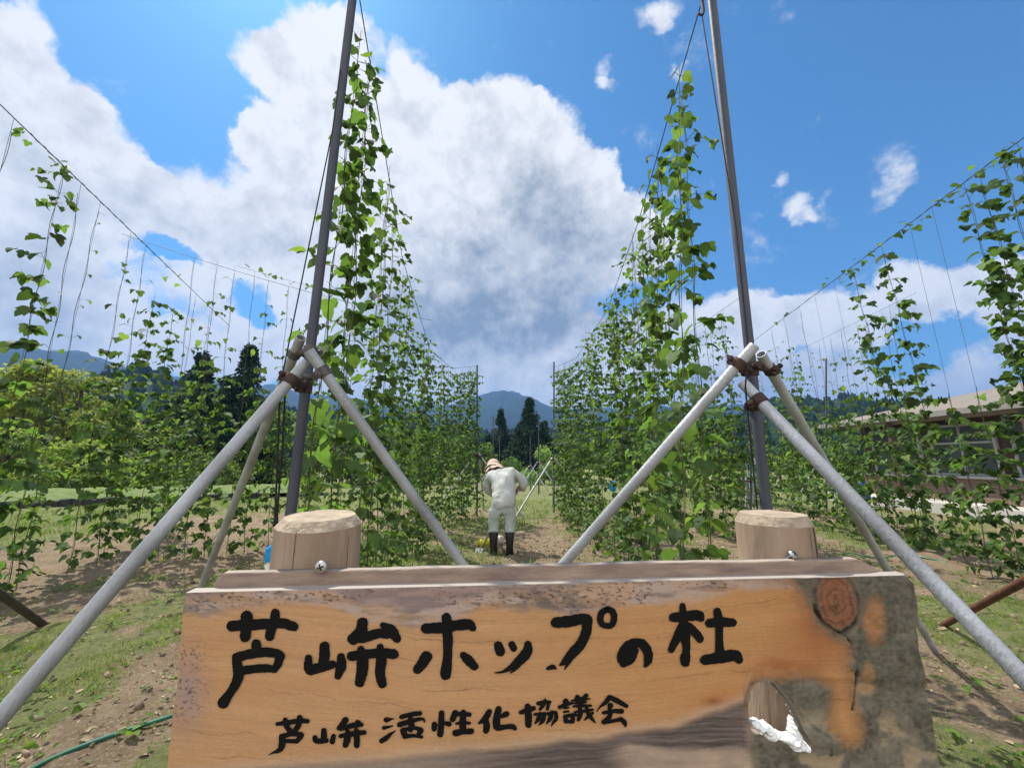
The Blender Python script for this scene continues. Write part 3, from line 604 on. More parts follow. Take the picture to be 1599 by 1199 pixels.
def clamp(parent, pos, d1, d2, m):
    """coupler: two bands joined by a block, with bolts"""
    d1 = Vector(d1).normalized(); d2 = Vector(d2).normalized(); b = G(); p1, p2 = [Vector(p) for p in pos]; mid = (p1 + p2) / 2
    for p, d in ((p1, d1), (p2, d2)):
        u = d.orthogonal().normalized(); w = d.cross(u)
        b.tube([p - d * .023, p - d * .021, p + d * .021, p + d * .023], [PR * 1.12, PR * 1.3, PR * 1.3, PR * 1.12], 18, cap=True)
        o = (p - mid); o = (o - d * o.dot(d)); o = o.normalized() if o.length > 1e-4 else u; e = d.cross(o)
        for sg in (1,):
            c = p + e * PR * 1.55 * sg; b.tube([c - o * .03, c + o * .04], .007, 8); b.tube([c + o * .022, c + o * .036], .013, 6); b.tube([c - o * .034, c - o * .022], .013, 6)
            mt = Matrix((( *e, ), (*o,), (*d,))).transposed().to_4x4(); mt.translation = p + e * PR * 1.4 * sg
            b.box((-.012, -.016, -.018), (.012, .016, .018), mt)
    b.tube([p1, p2], .016, 10); return b.build('clamp', m, parent)
def trellis_post(label, base, top, braces, group, ncl=True):
    base = Vector(base); t_ = thing('trellis_post', label, 'trellis post', base, group)
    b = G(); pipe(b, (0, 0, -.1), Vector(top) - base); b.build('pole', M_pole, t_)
    for (a, c, mm) in braces:
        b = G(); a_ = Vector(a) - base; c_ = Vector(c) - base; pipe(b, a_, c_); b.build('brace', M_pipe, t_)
        if ncl:
            ax = Vector(top) - base; d = (c_ - a_).normalized(); pc = a_ + d * .11; s_ = pc.z / ax.z; pp = ax * s_; clamp(t_, (pp, pc), ax, d, mm)
    return t_
def ext(a, c, zend=0.0):   # carry a brace on to the ground
    a = Vector(a); c = Vector(c); k = (a.z - zend) / (a.z - c.z); return a + (c - a) * k
LPb = Vector((-1.055, 1.95, 0)); LPt = Vector((-.975, 1.95, 4.42)); RPb = atY(1195, 790, 1.95); RPb = Vector((1.19, 1.95, 0)); RPt = Vector((1.262, 1.95, 4.42))
def fit_pole(x0, y0, x1, y1, Y):
    a = atY(x0, y0, Y); b = atY(x1, y1, Y); k = lambda z: a + (b - a) * ((z - a.z) / (b.z - a.z)); return k(0), k(4.4)
LPb, LPt = fit_pole(456, 780, 549, 10, 1.95); RPb, RPt = fit_pole(1194, 770, 1113, 10, 1.95)
bl = [(at(472, 548, 1.92), None, M_rust)]
b1a, b1c = at(478, 566, 1.84), at(0, 1120, 1.10)
b2a, b2c = at(482, 548, 1.80), at(725, 885, 2.05)
b3a, b3c = at(470, 527, 2.02), at(323, 893, 3.15)
gp = 'tall pipe posts of the hop trellis'
trellis_post('tall grey pipe post with three braces clamped to it behind the left log post', LPb, LPt,
             [(b1a, ext(b1a, b1c), M_rust), (b2a, ext(b2a, b2c), M_clampg), (b3a, ext(b3a, b3c), M_clampg)], gp)
c1a, c1c = at(1160, 598, 1.84), at(1599, 1058, 1.08)
c2a, c2c = at(1178, 540, 1.84), at(876, 885, 2.0)
c3a, c3c = at(1188, 553, 2.02), at(1386, 890, 2.75)
trellis_post('tall grey pipe post with three braces clamped to it behind the right log post', RPb, RPt,
             [(c1a, ext(c1a, c1c), M_rust), (c2a, ext(c2a, c2c), M_rust), (c3a, ext(c3a, c3c), M_rust)], gp)
# far ends of the rows
def far_post(x, ytop, ybase, label, br, clampz=1.6, rust=False):
    g0 = onground(x, ybase); tp = atY(x, ytop, g0.y); 
    bs = []
    for (dx, dy) in br: bs.append(((g0.x + .03 * (1 if dx > 0 else -1), g0.y - .05 if dy < 0 else g0.y + .05, clampz + random.uniform(-.05, .05)), (g0.x + dx, g0.y + dy, 0), M_rust))
    return trellis_post(label, g0, tp, bs, gp)
far_post(745, 570, 806, 'tall thin pipe post ending the left row, beside the stooping person', [(1.3, -.6), (-1.2, -.5), (.1, 1.3)], 1.75)
fr_ = far_post(865, 565, 800, 'tall thin pipe post ending the right row, half hidden in hop leaves', [(-1.2, -1.6), (1.2, -.4), (.1, 1.3)], 1.55)
far_post(770, 650, 768, 'dark thin pipe post in front of the dark conifers, left of the gap', [(.9, -.4), (-.9, -.4), (.1, .9)], 1.4)
far_post(780, 680, 764, 'short grey pipe post farthest away in the middle of the gap', [(.9, -.4), (-.9, -.4), (.1, .9)], 1.3)
far_post(828, 682, 766, 'short grey pipe post left of the taller one beyond the right row', [(.9, -.4), (-.9, -.4), (.1, .9)], 1.3)
far_post(841, 648, 772, 'tall grey pipe post with spread braces beyond the right row', [(1.0, -.4), (-1.0, -.4), (.1, 1.0)], 1.5)
far_post(1172, 655, 812, 'slim grey pipe post with two props seen just left of the right main post', [(-.28, -.3), (.25, .4)], 1.1)
far_post(1290, 560, 800, 'dark slim pipe post among the sparse vines right of centre', [(.8, .5), (-.7, .5)], 1.4)

# ------------------------------------------------------------------ wires
def wire(label, pts, r=.004, sag=0, name='trellis_wire', m=None, cat='wire', group='wires strung over the hop rows'):
    pts = [Vector(p) for p in pts]; t_ = []
    for a, b in zip(pts[:-1], pts[1:]):
        for k in range(14): f = k / 14; p = a.lerp(b, f); p.z -= sag * 4 * f * (1 - f); t_.append(p)
    t_.append(pts[-1]); o0 = pts[0]; g_ = G(); g_.tube([p - o0 for p in t_], r, 6); o = g_.build(name, m or M_wire); o.location = o0; return tag(o, label, cat, group)
LW = [LPt + Vector((0.02, .05, -.05)), Vector((-1.35, 4.5, 3.95)), Vector((-1.6, 7.5, 3.62)), Vector((-1.45, 9.4, 3.7)), Vector((-1.05, 11.6, 4.3))]
RW = [RPt + Vector((-.05, .05, -.10)), Vector((1.45, 4.1, 4.2)), Vector((1.58, 6.2, 3.95)), Vector((1.5, 9.0, 3.85)), Vector((1.27, 11.6, 4.25))]
WL = [Vector((-4.55, 1.9, 4.95)), Vector((-7.25, 9.7, 4.9))]; WR = [Vector((5.2, 1.9, 4.95)), Vector((7.05, 11.4, 4.9))]
WX = [atY(190, 365, 5.5), Vector((-1.9, 8.9, 4.75))]; WX[0] = CAM + ray(190, 365) * (3.42 / ray(190, 365).z)
wire('top wire running away along the left main hop row', LW, sag=0); wire('top wire running away along the right main hop row', RW, sag=0)
wire('dark wire slanting down across the upper left sky with bare strings on it', WL, .005); wire('thin leafy wire slanting down across the upper right sky', WR, .005)
wire('thin wire branching off to the right from the upper left wire', WX, .004, .12)
WR2 = [Vector((7.6, 7.0, 4.6)), Vector((8.6, 15.0, 4.5))]; WM = [Vector((4.2, 6.9, 4.45)), Vector((4.0, 12.6, 4.4))]; WB = [Vector((-3.1, 6.2, 4.45)), Vector((-3.0, 12.8, 4.4))]
wire('faint wire carrying the sparse vines before the building', WR2, .003); wire('faint wire over the dense middle vines right of the right row', WM, .003); wire('faint wire over the vines behind the left main row', WB, .003)
# hook and cords
hk = at(1096, 24, 2.36); g_ = G(); pts = [Vector((.012, 0, .14)), Vector((.012, 0, .09)), Vector((.014, 0, .03)), Vector((.006, 0, .004)), Vector((-.008, 0, .0)), Vector((-.018, 0, .012)), Vector((-.018, 0, .026))]
g_.tube(pts, [.006, .010, .008, .007, .007, .006, .003], 8); o = g_.build('wire_hook', M_rust); o.location = hk; tag(o, 'dark curved hook holding wires at the top of the right post', 'hook')
pc = RPb.lerp(RPt, .42)
wire('dark cord from the hook down to the clamps on the right main post', [hk, at(1150, 360, 2.0), at(1168, 540, 1.88), at(1164, 606, 1.80), at(1183, 800, 1.75)], .0035, 0, 'cord', M_cord, 'cord', 'dark cords tied to the main posts')
wire('dark cord slanting down the left main post to its clamps', [LPt + Vector((-.03, 0, -.6)), at(520, 200, 1.98), at(440, 590, 1.78)], .003, 0, 'cord', M_cord, 'cord', 'dark cords tied to the main posts')
wire('black hanging cord, the left one of the pair beside the left main post', [at(438, 596, 1.76), at(434, 700, 1.70), at(428, 850, 1.60), at(427, 880, 1.58)], .0042, 0, 'cord', M_cord, 'cord', 'dark cords tied to the main posts')
wire('black hanging cord, the right one of the pair beside the left main post', [at(446, 596, 1.78), at(441, 700, 1.74), at(433, 800, 1.68), at(432, 885, 1.62)], .0042, 0, 'cord', M_cord, 'cord', 'dark cords tied to the main posts')
# blue winder with a white paper tag at the end of the cords
tg = at(420, 872, 1.56); t_ = thing('cord_winder', 'small blue plastic winder with a white paper tag hanging left of the left log post', 'winder', tg)
g_ = G(); g_.box((-.012, -.01, -.012), (.022, .01, .040)); g_.tube([(-.01, 0, .03), (.02, 0, .046)], .012, 8); g_.build('winder_body', M_blue, t_)
M_paper = mat("paper_tag", (.75, .75, .72), .7, var=.1); g_ = G(); g_.box((-.026, -.002, -.055), (.024, .001, -.014), Matrix.Rotation(R(-28), 4, 'Y')); g_.build('paper_tag', M_paper, t_, False)
# ------------------------------------------------------------------ hop vines
M_leaf = mat("hop_leaf", (.082, .150, .046), .62, var=.25, vscale=25, spec=.2, attr='tint', trans=.44)
M_stem = mat("hop_stem", (.10, .11, .04), .7, var=.4)
M_string = mat("brown_string", (.07, .055, .04), .9)
_half = [(0, 0), (.17, -.13), (.40, -.05), (.56, .22), (.50, .46), (.33, .46), (.30, .70), (.13, .90), (0, 1.0)]
def leaf_template():
    pts = [(0, .30), (0, .66)]; tr = []
    def z(x, y): return .16 * abs(x) - .30 * max(0, y - .25) ** 2 - .35 * max(0, abs(x) - .3) ** 2
    for sgn in (1, -1):
        b = len(pts); pts += [(sgn * x, y) for x, y in _half]
        f = [(0, b + i, b + i + 1) for i in range(5)] + [(0, b + 5, 1)] + [(1, b + i, b + i + 1) for i in range(5, 8)]
        tr += [t_ if sgn > 0 else t_[::-1] for t_ in f]
    return np.array([(x, y, z(x, y)) for x, y in pts]), np.array(tr)
LT_V, LT_T = leaf_template()
OV_V = np.array([(0, 0, 0), (.26, .25, .05), (.27, .6, .02), (0, 1, -.12), (-.27, .6, .02), (-.26, .25, .05), (0, .45, -.02)]); OV_T = np.array([(6, i, (i + 1) % 6) for i in range(6)])
def leaves(pos, dr, nr, size, tint, tv=LT_V, tt=LT_T):
    pos = np.array(pos, float); dr = np.array(dr, float); nr = np.array(nr, float); size = np.array(size, float)
    dr /= np.linalg.norm(dr, axis=1)[:, None] + 1e-9; nr = nr - dr * (nr * dr).sum(1)[:, None]; nr /= np.linalg.norm(nr, axis=1)[:, None] + 1e-9
    sx_ = np.cross(dr, nr); Bm = np.stack([sx_, dr, nr], 2) * size[:, None, None]
    curl = rng.uniform(.2, 2.9, len(pos)); tvv = np.repeat(tv[None], len(pos), 0).copy(); tvv[:, :, 2] *= curl[:, None]
    V = np.einsum('nij,nkj->nki', Bm, tvv) + pos[:, None]; n = len(tv)
    T = tt[None] + (np.arange(len(pos)) * n)[:, None, None]
    return V.reshape(-1, 3), T.reshape(-1, tt.shape[1]), np.repeat(np.array(tint, float), n, 0)
def leaf_tint():
    b = random.choice((random.uniform(.35, .75), random.uniform(.6, 1.1), random.uniform(.9, 1.75))); y = random.random(); yl = .35 if y > .82 else .1 * random.random()
    return (b * (1 + yl * 1.3), b * (1 + yl * .55), b * (1 - yl * .2))
def make_vine(seed, H, lat, lf, sz_, name='hop_vine', label=None, group=None, spread=1.0, lush=0, step=(.11, .19)):
    """lat(z): number of side shoots per node; lf(z): chance of a leaf pair at a node"""
    random.seed(seed); root = thing(name, label, 'hop vine', group=group)
    s_ = G(); s_.tube([(0, 0, 0), (.004, 0, H * .5), (0, 0, H)], .0016, 5); s_.build('string', M_string, root)
    st = G(); ph = random.random() * 6; pts = []; z = .02; top = H
    while z < H and lf(z) > .02: top = z; z += .06
    for i in range(int(top / .07)): z = i * .07; a = z * 7 + ph; pts.append((.012 * math.cos(a), .012 * math.sin(a), z))
    if len(pts) > 2: st.tube(pts, [.0042 - .002 * p[2] / H for p in pts], 5)
    PO, DR, NR, SZ, TI = [], [], [], [], []
    def leaf(p, out, s):
        d = Vector((out[0], out[1], random.uniform(-1.7, -.05))); n = Vector((random.gauss(0, .4), random.gauss(0, .4), random.uniform(.35, 1.1))) + Vector((out[0], out[1], 0)) * random.uniform(.4, 1.4)
        if random.random() < .12: n = Vector((random.gauss(0, 1), random.gauss(0, 1), random.gauss(.2, .6)))
        PO.append(p); DR.append(d); NR.append(n); SZ.append(s); TI.append(leaf_tint())
    z = .10 + random.random() * .1; ang = random.random() * 6
    while z < top:
        a0 = ang + 1.57 + random.gauss(0, .5); ang = a0
        for sg in (0, math.pi):
            a = a0 + sg + random.gauss(0, .25); o = (math.cos(a), math.sin(a))
            if random.random() < lf(z):
                pl = random.uniform(.04, .11) * spread; e = Vector((o[0] * pl, o[1] * pl, z + random.uniform(-.01, .05))); st.tube([(0, 0, z), e], .0016, 4, False); leaf(e, o, sz_(z) * random.uniform(.8, 1.35))
            nl = lat(z); nl = int(nl) + (random.random() < nl % 1)
            for _ in range(nl):
                aa = a + random.gauss(0, .7); L_ = random.uniform(.10, .34) * spread; p = Vector((0, 0, z)); d = Vector((math.cos(aa), math.sin(aa), random.uniform(-.2, .7))); k = max(2, int(L_ / .055)); ch = [p.copy()]
                for i in range(k):
                    d.z -= .16; d.x += random.gauss(0, .18); d.y += random.gauss(0, .18); p = p + d.normalized() * (L_ / k); ch.append(p.copy())
                    for __ in range(1 if random.random() < .55 else 2):
                        b_ = random.random() * 6.28; leaf(p, (math.cos(b_) + d.x, math.sin(b_) + d.y), sz_(z) * random.uniform(.45, 1.0))
                st.tube(ch, .0014, 3, False)
        z += random.uniform(*step)
    if top < H * .99 or True:
        pass
    if st.V: st.build('stem', M_stem, root)
    if PO:
        V, T_, ti = leaves(PO, DR, NR, SZ, TI); mk_np('foliage', V, T_, M_leaf, root, tint=ti)
    root['leaves'] = len(PO); del root['leaves']
    return root
def ramp(*kv):
    zs, vs_ = zip(*kv); return lambda z: float(np.interp(z, zs, vs_))
H0 = 4.4
protos = {}
def proto(kind, k):
    key = (kind, k)
    if key in protos: return protos[key], True
    sd = hash_[kind] * 100 + k
    if kind == 'sparse': o = make_vine(sd, H0, ramp((0, .45), (1.6, .4), (2.2, .6), (3.4, .55), (4.4, .12)), ramp((0, .7), (1.8, .7), (2.2, .95), (4.2, .95), (4.4, .8)), ramp((0, .095), (2.5, .095), (3.6, .085), (4.4, .06)), spread=.62)
    elif kind == 'tall': o = make_vine(sd, H0, ramp((0, .7), (1.8, .7), (2.4, .4), (3.3, .22), (4.4, .05)), ramp((0, .95), (3.9, .9), (4.4, .7)), ramp((0, .09), (2.5, .095), (3.6, .085), (4.4, .055)), spread=.75)
    elif kind == 'bushy': o = make_vine(sd, H0, ramp((0, .6), (.5, 1.05), (2.5, 1.0), (3.2, .8), (4.0, .5), (4.4, .3)), ramp((0, 1), (4.4, .9)), ramp((0, .085), (2.5, .088), (4.4, .06)), spread=.85)
    elif kind == 'string': o = make_vine(sd, H0, ramp((0, 1.8), (1.5, 1.9), (2.0, .5), (2.2, 0)), ramp((0, .9), (1.9, .8), (2.2, .1), (2.3, 0)), ramp((0, .09), (4.4, .09)))
    elif kind == 'full': o = make_vine(sd, H0, ramp((0, .9), (.5, 1.6), (3.0, 1.35), (3.6, 1.0), (4.4, .6)), ramp((0, 1), (4.4, 1)), ramp((0, .085), (3.5, .088), (4.4, .07)), spread=.9)
    elif kind == 'mid': o = make_vine(sd, H0, ramp((0, .8), (.4, 1.15), (2.0, 1.05), (2.7, .5), (3.4, .1), (4.4, 0)), ramp((0, .9), (2.5, .8), (3.2, .4), (4.2, .2), (4.4, .1)), ramp((0, .10), (2, .11), (4.4, .05)))
    elif kind == 'short': o = make_vine(sd, H0, ramp((0, .7), (.4, 1.2), (1.6, 1.0), (2.1, .2), (2.6, 0)), ramp((0, .9), (1.9, .8), (2.5, .25), (4.4, .12)), ramp((0, .10), (2, .10), (3, .045), (4.4, .035)))
    elif kind == 'bare': o = make_vine(sd, H0, ramp((0, .9), (1.2, .9), (1.8, .25), (2.2, 0)), ramp((0, .8), (1.8, .6), (2.4, .24), (4.4, .15)), ramp((0, .09), (1.6, .09), (2.4, .045), (4.4, .035)))
    elif kind == 'lone': o = make_vine(sd, H0, ramp((0, 1.6), (1.4, 1.4), (2.0, .9), (4.2, .7)), ramp((0, .95), (4.4, .9)), ramp((0, .12), (2.5, .125), (3.6, .11), (4.4, .08)), spread=.62, step=(.15, .22))
    elif kind == 'clump': o = make_vine(sd, H0, ramp((0, 2.0), (.5, 2.6), (2.2, 2.3), (2.8, 1.3), (4.2, .9)), ramp((0, .95), (4.4, .9)), ramp((0, .11), (3.3, .115), (4.4, .085)), spread=.68, step=(.14, .22))
    protos[key] = o; return o, False
hash_ = {'sparse': 1, 'tall': 2, 'bushy': 3, 'mid': 4, 'short': 5, 'bare': 6, 'lone': 7, 'clump': 8, 'full': 9, 'string': 10}
def place(kind, k, top, foot, label, group, spin=None):
    o, used = proto(kind, k); r = copy_tree(o) if used else o
    top = Vector(top); foot = Vector(foot); d = top - foot; q = Vector((0, 0, 1)).rotation_difference(d.normalized()); rs = random.Random(int(top.x * 997 + top.y * 131) + k)
    r.rotation_mode = 'QUATERNION'; r.rotation_quaternion = q @ Quaternion((0, 0, 1), rs.random() * 6.28 if spin is None else spin)
    f = d.length / H0; r.scale = (1, 1, f) if .9 < f < 1.12 else (f, f, f); r.location = foot; r['label'] = label; r['category'] = 'hop vine'; r['group'] = group; return r
ORD = ['nearest', 'second', 'third', 'fourth', 'fifth', 'sixth', 'seventh']
def row(W, n, y0, y1, kinds, labeller, group, dx=.10, foot=lambda p: Vector((p.x, p.y, 0)), jit=.08, ys_=None):
    rs = random.Random(len(group) * 7 + n)
    for i in range(n):
        y = ys_[i] if ys_ else y0 + (y1 - y0) * (i / (n - 1)) ** 1.2 + (rs.uniform(-jit, jit) if i > 2 else 0); k_ = max(0, min(len(W) - 2, sum(1 for w_ in W[1:] if w_.y < y))); t_ = (y - W[k_].y) / (W[k_ + 1].y - W[k_].y); p = W[k_].lerp(W[k_ + 1], t_)
        f = foot(p) + Vector((rs.uniform(-.06, .06) + dx * (1 if i % 2 else -1), rs.uniform(-.06, .06), -.01)); kd = kinds(i, y)
        place(kd, rs.randrange(3 if kd in ('bushy', 'tall', 'mid', 'short', 'full') else 2), p + Vector((dx * .3 * (1 if i % 2 else -1), 0, 0)), f, labeller(i, n), group)
g1 = 'hop vines of the left main row'; g2 = 'hop vines of the right main row'
def lab(side):
    def f(i, n):
        if i == 0: return f'nearest tall hop vine of the {side} main row, big sparse leaves against the sky'
        if i < 6: return f'{ORD[i]} hop vine from the front in the {side} main row'
        return f'leafy hop vine in the crowded middle of the {side} main row' if i < n - 9 else f'small looking hop vine in the dense far end of the {side} main row'
    return f
YL = [2.16, 2.28, 2.42, 3.2, 3.4, 3.6, 4.7, 4.95, 5.2, 6.5, 6.8, 7.1, 7.4, 8.3, 8.6, 8.9, 9.7, 10.0, 10.3, 10.7, 11.0, 11.3]
YR = [2.36, 2.5, 3.05, 3.2, 3.4, 4.1, 4.3, 4.55, 5.4, 5.65, 5.9, 6.2, 7.0, 7.3, 7.6, 7.9, 8.6, 8.9, 9.2, 9.8, 10.1, 10.4, 10.8, 11.1]
row(LW, 22, 2.16, 11.3, lambda i, y: 'sparse' if i < 3 else ('tall' if i < 4 else 'bushy' if i < 9 else 'full'), lab('left'), g1, .08, ys_=YL)
row(RW, 24, 2.36, 11.2, lambda i, y: 'sparse' if i < 5 else ('bushy' if i < 8 else 'full'), lab('right'), g2, .10, lambda p: Vector((p.x - max(0, .26 * (1 - (p.y - 2.3) / 2.6)), p.y, 0)), ys_=YR)
# outer left row: strings given by where they hang on the slanting wire
def on_wire(W, x):
    lo, hi = 0.0, 1.3
    def pxx(p): dep = p.y * cp + (p.z - CAM.z) * sp; return 799.5 + FPX * p.x / dep
    a = pxx(W[0].lerp(W[1], lo)) - x
    for _ in range(40):
        m = (lo + hi) / 2; b = pxx(W[0].lerp(W[1], m)) - x
        if (b > 0) == (a > 0): lo = m
        else: hi = m
    return W[0].lerp(W[1], lo)
g3 = 'hop vines on the upper left wire'
for i, (x, kd, lb) in enumerate([(22, 'bare', 'bare string with hardly any leaves at the left edge'), (100, 'lone', 'tall lone hop vine with stacked leaf pairs near the left edge'), (127, 'bare', 'thin string with tiny leaves just right of the lone left vine'),
                                 (157, 'bare', 'thin straight string second to the right of the lone left vine'), (205, 'mid', 'hop string with leaves only low down, left of the branching of the wires'), (228, 'mid', 'hop vine with yellow green leaves just right of the branching of the wires'),
                                 (252, 'clump', 'dense dark hop vine left of the left brace, leafy to mid height'), (280, 'clump', 'dense hop vine left of the left brace, the right one of the leafy pair'), (306, 'mid', 'short hop vine under the lower end of the upper left wire'), (330, 'mid', 'hop vine at the lower end of the upper left wire')]):
    p = on_wire(WL, x)
    if kd == 'clump': p = p + Vector((0, 0, -.6))
    place(kd, i % 2, p, (p.x - .35 + .1 * (i % 3), p.y + .3, 0), lb, g3)
g4 = 'hop vines on the branching left wire'
for i, (x, kd) in enumerate([(305, 'short'), (340, 'mid'), (367, 'mid'), (398, 'short'), (420, 'mid'), (452, 'mid'), (490, 'short')]):
    p = on_wire(WX, x); place(kd, i % 3 if kd in ('mid', 'short') else i % 2, p, (p.x + .05, p.y + .15, 0), ['leafy hop vine under the branching wire, left of the left main post', 'yellow green hop vine under the branching wire close to the left main post'][x > 400], g4)
row(WB, 9, 6.4, 12.6, lambda i, y: ['mid', 'tall', 'mid', 'bushy'][i % 4], lambda i, n: 'hop vine in the middle left row, behind the left main row', 'hop vines of the middle left row', .08)
# outer right row
g5 = 'hop vines on the upper right wire'
for i, (x, kd, lb, o) in enumerate([(1588, 'tall', 'big dark hop vine cut by the right edge of the picture', 0), (1562, 'tall', 'large hop vine near the right edge, hanging from the highest leaves of the wire', 0), (1528, 'lone', 'lone hop vine with dark leaf clusters just left of the big right edge vines', 0), (1505, 'tall', 'tall dense hop vine left of the right edge, dark against the cloud', 0),
                                    (1455, 'bare', 'nearly bare string, the right one of two in the gap of the right row', 0), (1420, 'bare', 'nearly bare string, the left one of two in the gap of the right row', 0), (1376, 'lone', 'hop vine with separate leaf clusters in front of the building roof', 0), (1330, 'tall', 'dark dense hop vine before the left corner of the building', 0),
                                    (1302, 'bare', 'bare string right of the right brace', 0), (1272, 'bare', 'bare string above the right brace', 0), (1248, 'short', 'string with low leaves behind the right brace', 0), (1224, 'mid', 'light hop vine right of the right main post', 0), (1204, 'mid', 'small hop vine close to the right main post clamps', 0)]):
    p = on_wire(WR, x); kd = {'tall': 'clump', 'lone': 'clump', 'bare': 'string'}.get(kd, kd); place(kd, i % 2, p, (p.x + (.85 if kd == 'clump' else .4), p.y + (.5 if kd == 'clump' else .25), 0), lb, g5)
row(WR2, 16, 7.6, 14.5, lambda i, y: ['mid', 'mid', 'short', 'tall', 'mid'][i % 5], lambda i, n: 'thin hop vine in the far right row before the building' if i < 8 else 'tiny far hop vine at the end of the far right row', 'hop vines of the far right row', .1)
row(WM, 15, 7.4, 12.4, lambda i, y: ['mid', 'tall', 'bushy', 'mid'][i % 4], lambda i, n: 'hop vine of the dense middle right row, right of the right main row', 'hop vines of the middle right row', .12)

# shoots creeping along the outer wires
def wire_shoot(W, spots, label, group):
    PO, DR, NR, SZ, TI = [], [], [], [], []; p0 = on_wire(W, spots[0])
    for x in spots:
        p = on_wire(W, x)
        for k in range(random.randint(1, 3)):
            a = random.random() * 6.28; q = p + Vector((random.gauss(0, .07), random.gauss(0, .07), random.gauss(0, .05))) - p0
            PO.append(q); DR.append((math.cos(a), math.sin(a), -.5)); NR.append((random.gauss(0, .4), random.gauss(0, .4), 1)); SZ.append(random.uniform(.06, .11)); TI.append(leaf_tint())
    o = thing('hop_shoot', label, 'hop shoot', p0, group); V, T_, ti = leaves(PO, DR, NR, SZ, TI); mk_np('foliage', V, T_, M_leaf, o, tint=ti)
    pw = sorted([on_wire(W, x) for x in np.linspace(min(spots), max(spots), 40)], key=lambda q: q.y); g_ = G(); g_.tube([q - p0 + Vector((.012 * math.cos(i * 1.9), 0, .012 * math.sin(i * 1.9))) for i, q in enumerate(pw)], .0025, 5); g_.build('stem', M_stem, o)
wire_shoot(WR, [1588, 1574, 1548, 1520, 1506, 1470, 1440, 1424, 1416, 1400, 1382, 1376, 1366, 1352, 1340, 1328, 1300, 1235, 1216], 'leaf clusters creeping along the slanting upper right wire', 'hop shoots on the wires')
wire_shoot(WL, [46, 50, 92, 98, 104, 270, 284], 'small leaf clusters on the slanting upper left wire', 'hop shoots on the wires')
wire_shoot(WX, [412, 432, 444, 460, 480, 500, 370], 'small leaf clusters on the branching left wire', 'hop shoots on the wires')
# ------------------------------------------------------------------ trees
random.seed(21)
M_tleaf = mat("tree_leaf", (.17, .235, .075), .65, var=.3, vscale=3, spec=.2, attr='tint', trans=.42)
M_con = mat("conifer_leaf", (.026, .055, .03), .75, var=.4, vscale=2, spec=.12, attr='tint', trans=.12)
M_bark = mat("bark", (.10, .075, .055), .9, var=.4, vscale=6, bump=.5, bscale=20, stretch=(1, 1, .3))
def crown_mesh(name, clumps, per, ls, m, parent, base_t, up=.8, seedv=1):
    r_ = np.random.default_rng(seedv); P_, D_, N_, S_, T_ = [], [], [], [], []
    for (c, rad) in clumps:
        n = max(40, int(per * rad[0] * rad[1] * 4)); v = r_.normal(size=(n, 3)); v /= np.linalg.norm(v, axis=1)[:, None]; rr = r_.uniform(.55, 1.05, n) ** .6
        P_.append(np.array(c) + v * rr[:, None] * np.array(rad)); D_.append(v + r_.normal(size=(n, 3)) * .5 + np.array([0, 0, -.35])); N_.append(v * .6 + r_.normal(size=(n, 3)) * .35 + np.array([0, 0, up]))
        S_.append(ls * r_.uniform(.6, 1.3, n)); t_ = np.array(base_t) * r_.uniform(.75, 1.2) * r_.uniform(.75, 1.25, n)[:, None]; T_.append(t_)
    V, T2, ti = leaves(np.concatenate(P_), np.concatenate(D_), np.concatenate(N_), np.concatenate(S_), np.concatenate(T_), OV_V, OV_T)
    return mk_np(name, V, T2, m, parent, tint=ti)
def trunk(parent, h, r, n=5, spread=.5):
    g_ = G(); g_.tube([(0, 0, -.1), (.03 * h * random.uniform(-1, 1), .02 * h, h * .4), (0, 0, h * .85)], [r, r * .7, r * .25], 9)
    for i in range(n):
        a = random.random() * 6.28; z = h * random.uniform(.25, .6); g_.tube([(0, 0, z), (math.cos(a) * h * .16 * spread * 2, math.sin(a) * h * .16 * spread * 2, z + h * .16), (math.cos(a) * h * .26 * spread * 2, math.sin(a) * h * .26 * spread * 2, z + h * .30)], [r * .4, r * .25, r * .08], 6)
    g_.build('trunk', M_bark, parent)
def broad_tree(label, x, ytop, ydist, wpx, t_=(1, 1, 1), group='leafy trees beyond the field', name='broad_tree', ls=.22, low=.06, per=26, cat='tree'):
    top = atY(x, ytop, ydist); h = top.z; w = wpx / FPX * ydist * .5; o = thing(name, label, cat, (top.x, ydist, 0), group); trunk(o, h, .05 * h ** .8)
    cl = []; nk = int(16 + h * 2.2)
    for i in range(nk):
        f = random.uniform(low, 1); prof = math.sin(math.pi * min(1, (f * .82 + .16))) ** .6; a = random.random() * 6.28; q = random.uniform(.2, 1) ** .5 * w * prof * .8
        s_ = random.uniform(.16, .30) * max(w, h * .3); cl.append(((math.cos(a) * q, math.sin(a) * q, f * (h - s_ * .6)), (s_, s_, s_ * random.uniform(.55, .8))))
    crown_mesh('crown', cl, per * 1.05 * (.22 / ls) ** 2 * 3.2, ls, M_tleaf, o, t_, seedv=abs(int(x)) * 7 + int(ydist)); return o
def conifer(label, x, ytop, ydist, wpx, group='dark conifers beyond the field', t_=(1, 1, 1)):
    top = atY(x, ytop, ydist); h = top.z; w = wpx / FPX * ydist * .72; o = thing('conifer_tree', label, 'conifer', (top.x, ydist, 0), group); trunk(o, h * .9, .03 * h, 2, .2); cl = []
    for i in range(int(34 + h * 5)):
        f = random.uniform(.02, 1) ** .85; rr = w * (1 - f) ** .95 * (.75 + .25 * random.random()) * min(1, .55 + f * 4); a = random.random() * 6.28; s_ = max(.10 * w, rr * .42); cl.append(((math.cos(a) * rr * .72, math.sin(a) * rr * .72, f * h * .97), (s_, s_, s_ * 1.1)))
    cl.append(((0, 0, h * .97), (w * .08, w * .08, h * .05)))
    crown_mesh('crown', cl, 150, .22, M_con, o, t_, .3, int(x)); return o
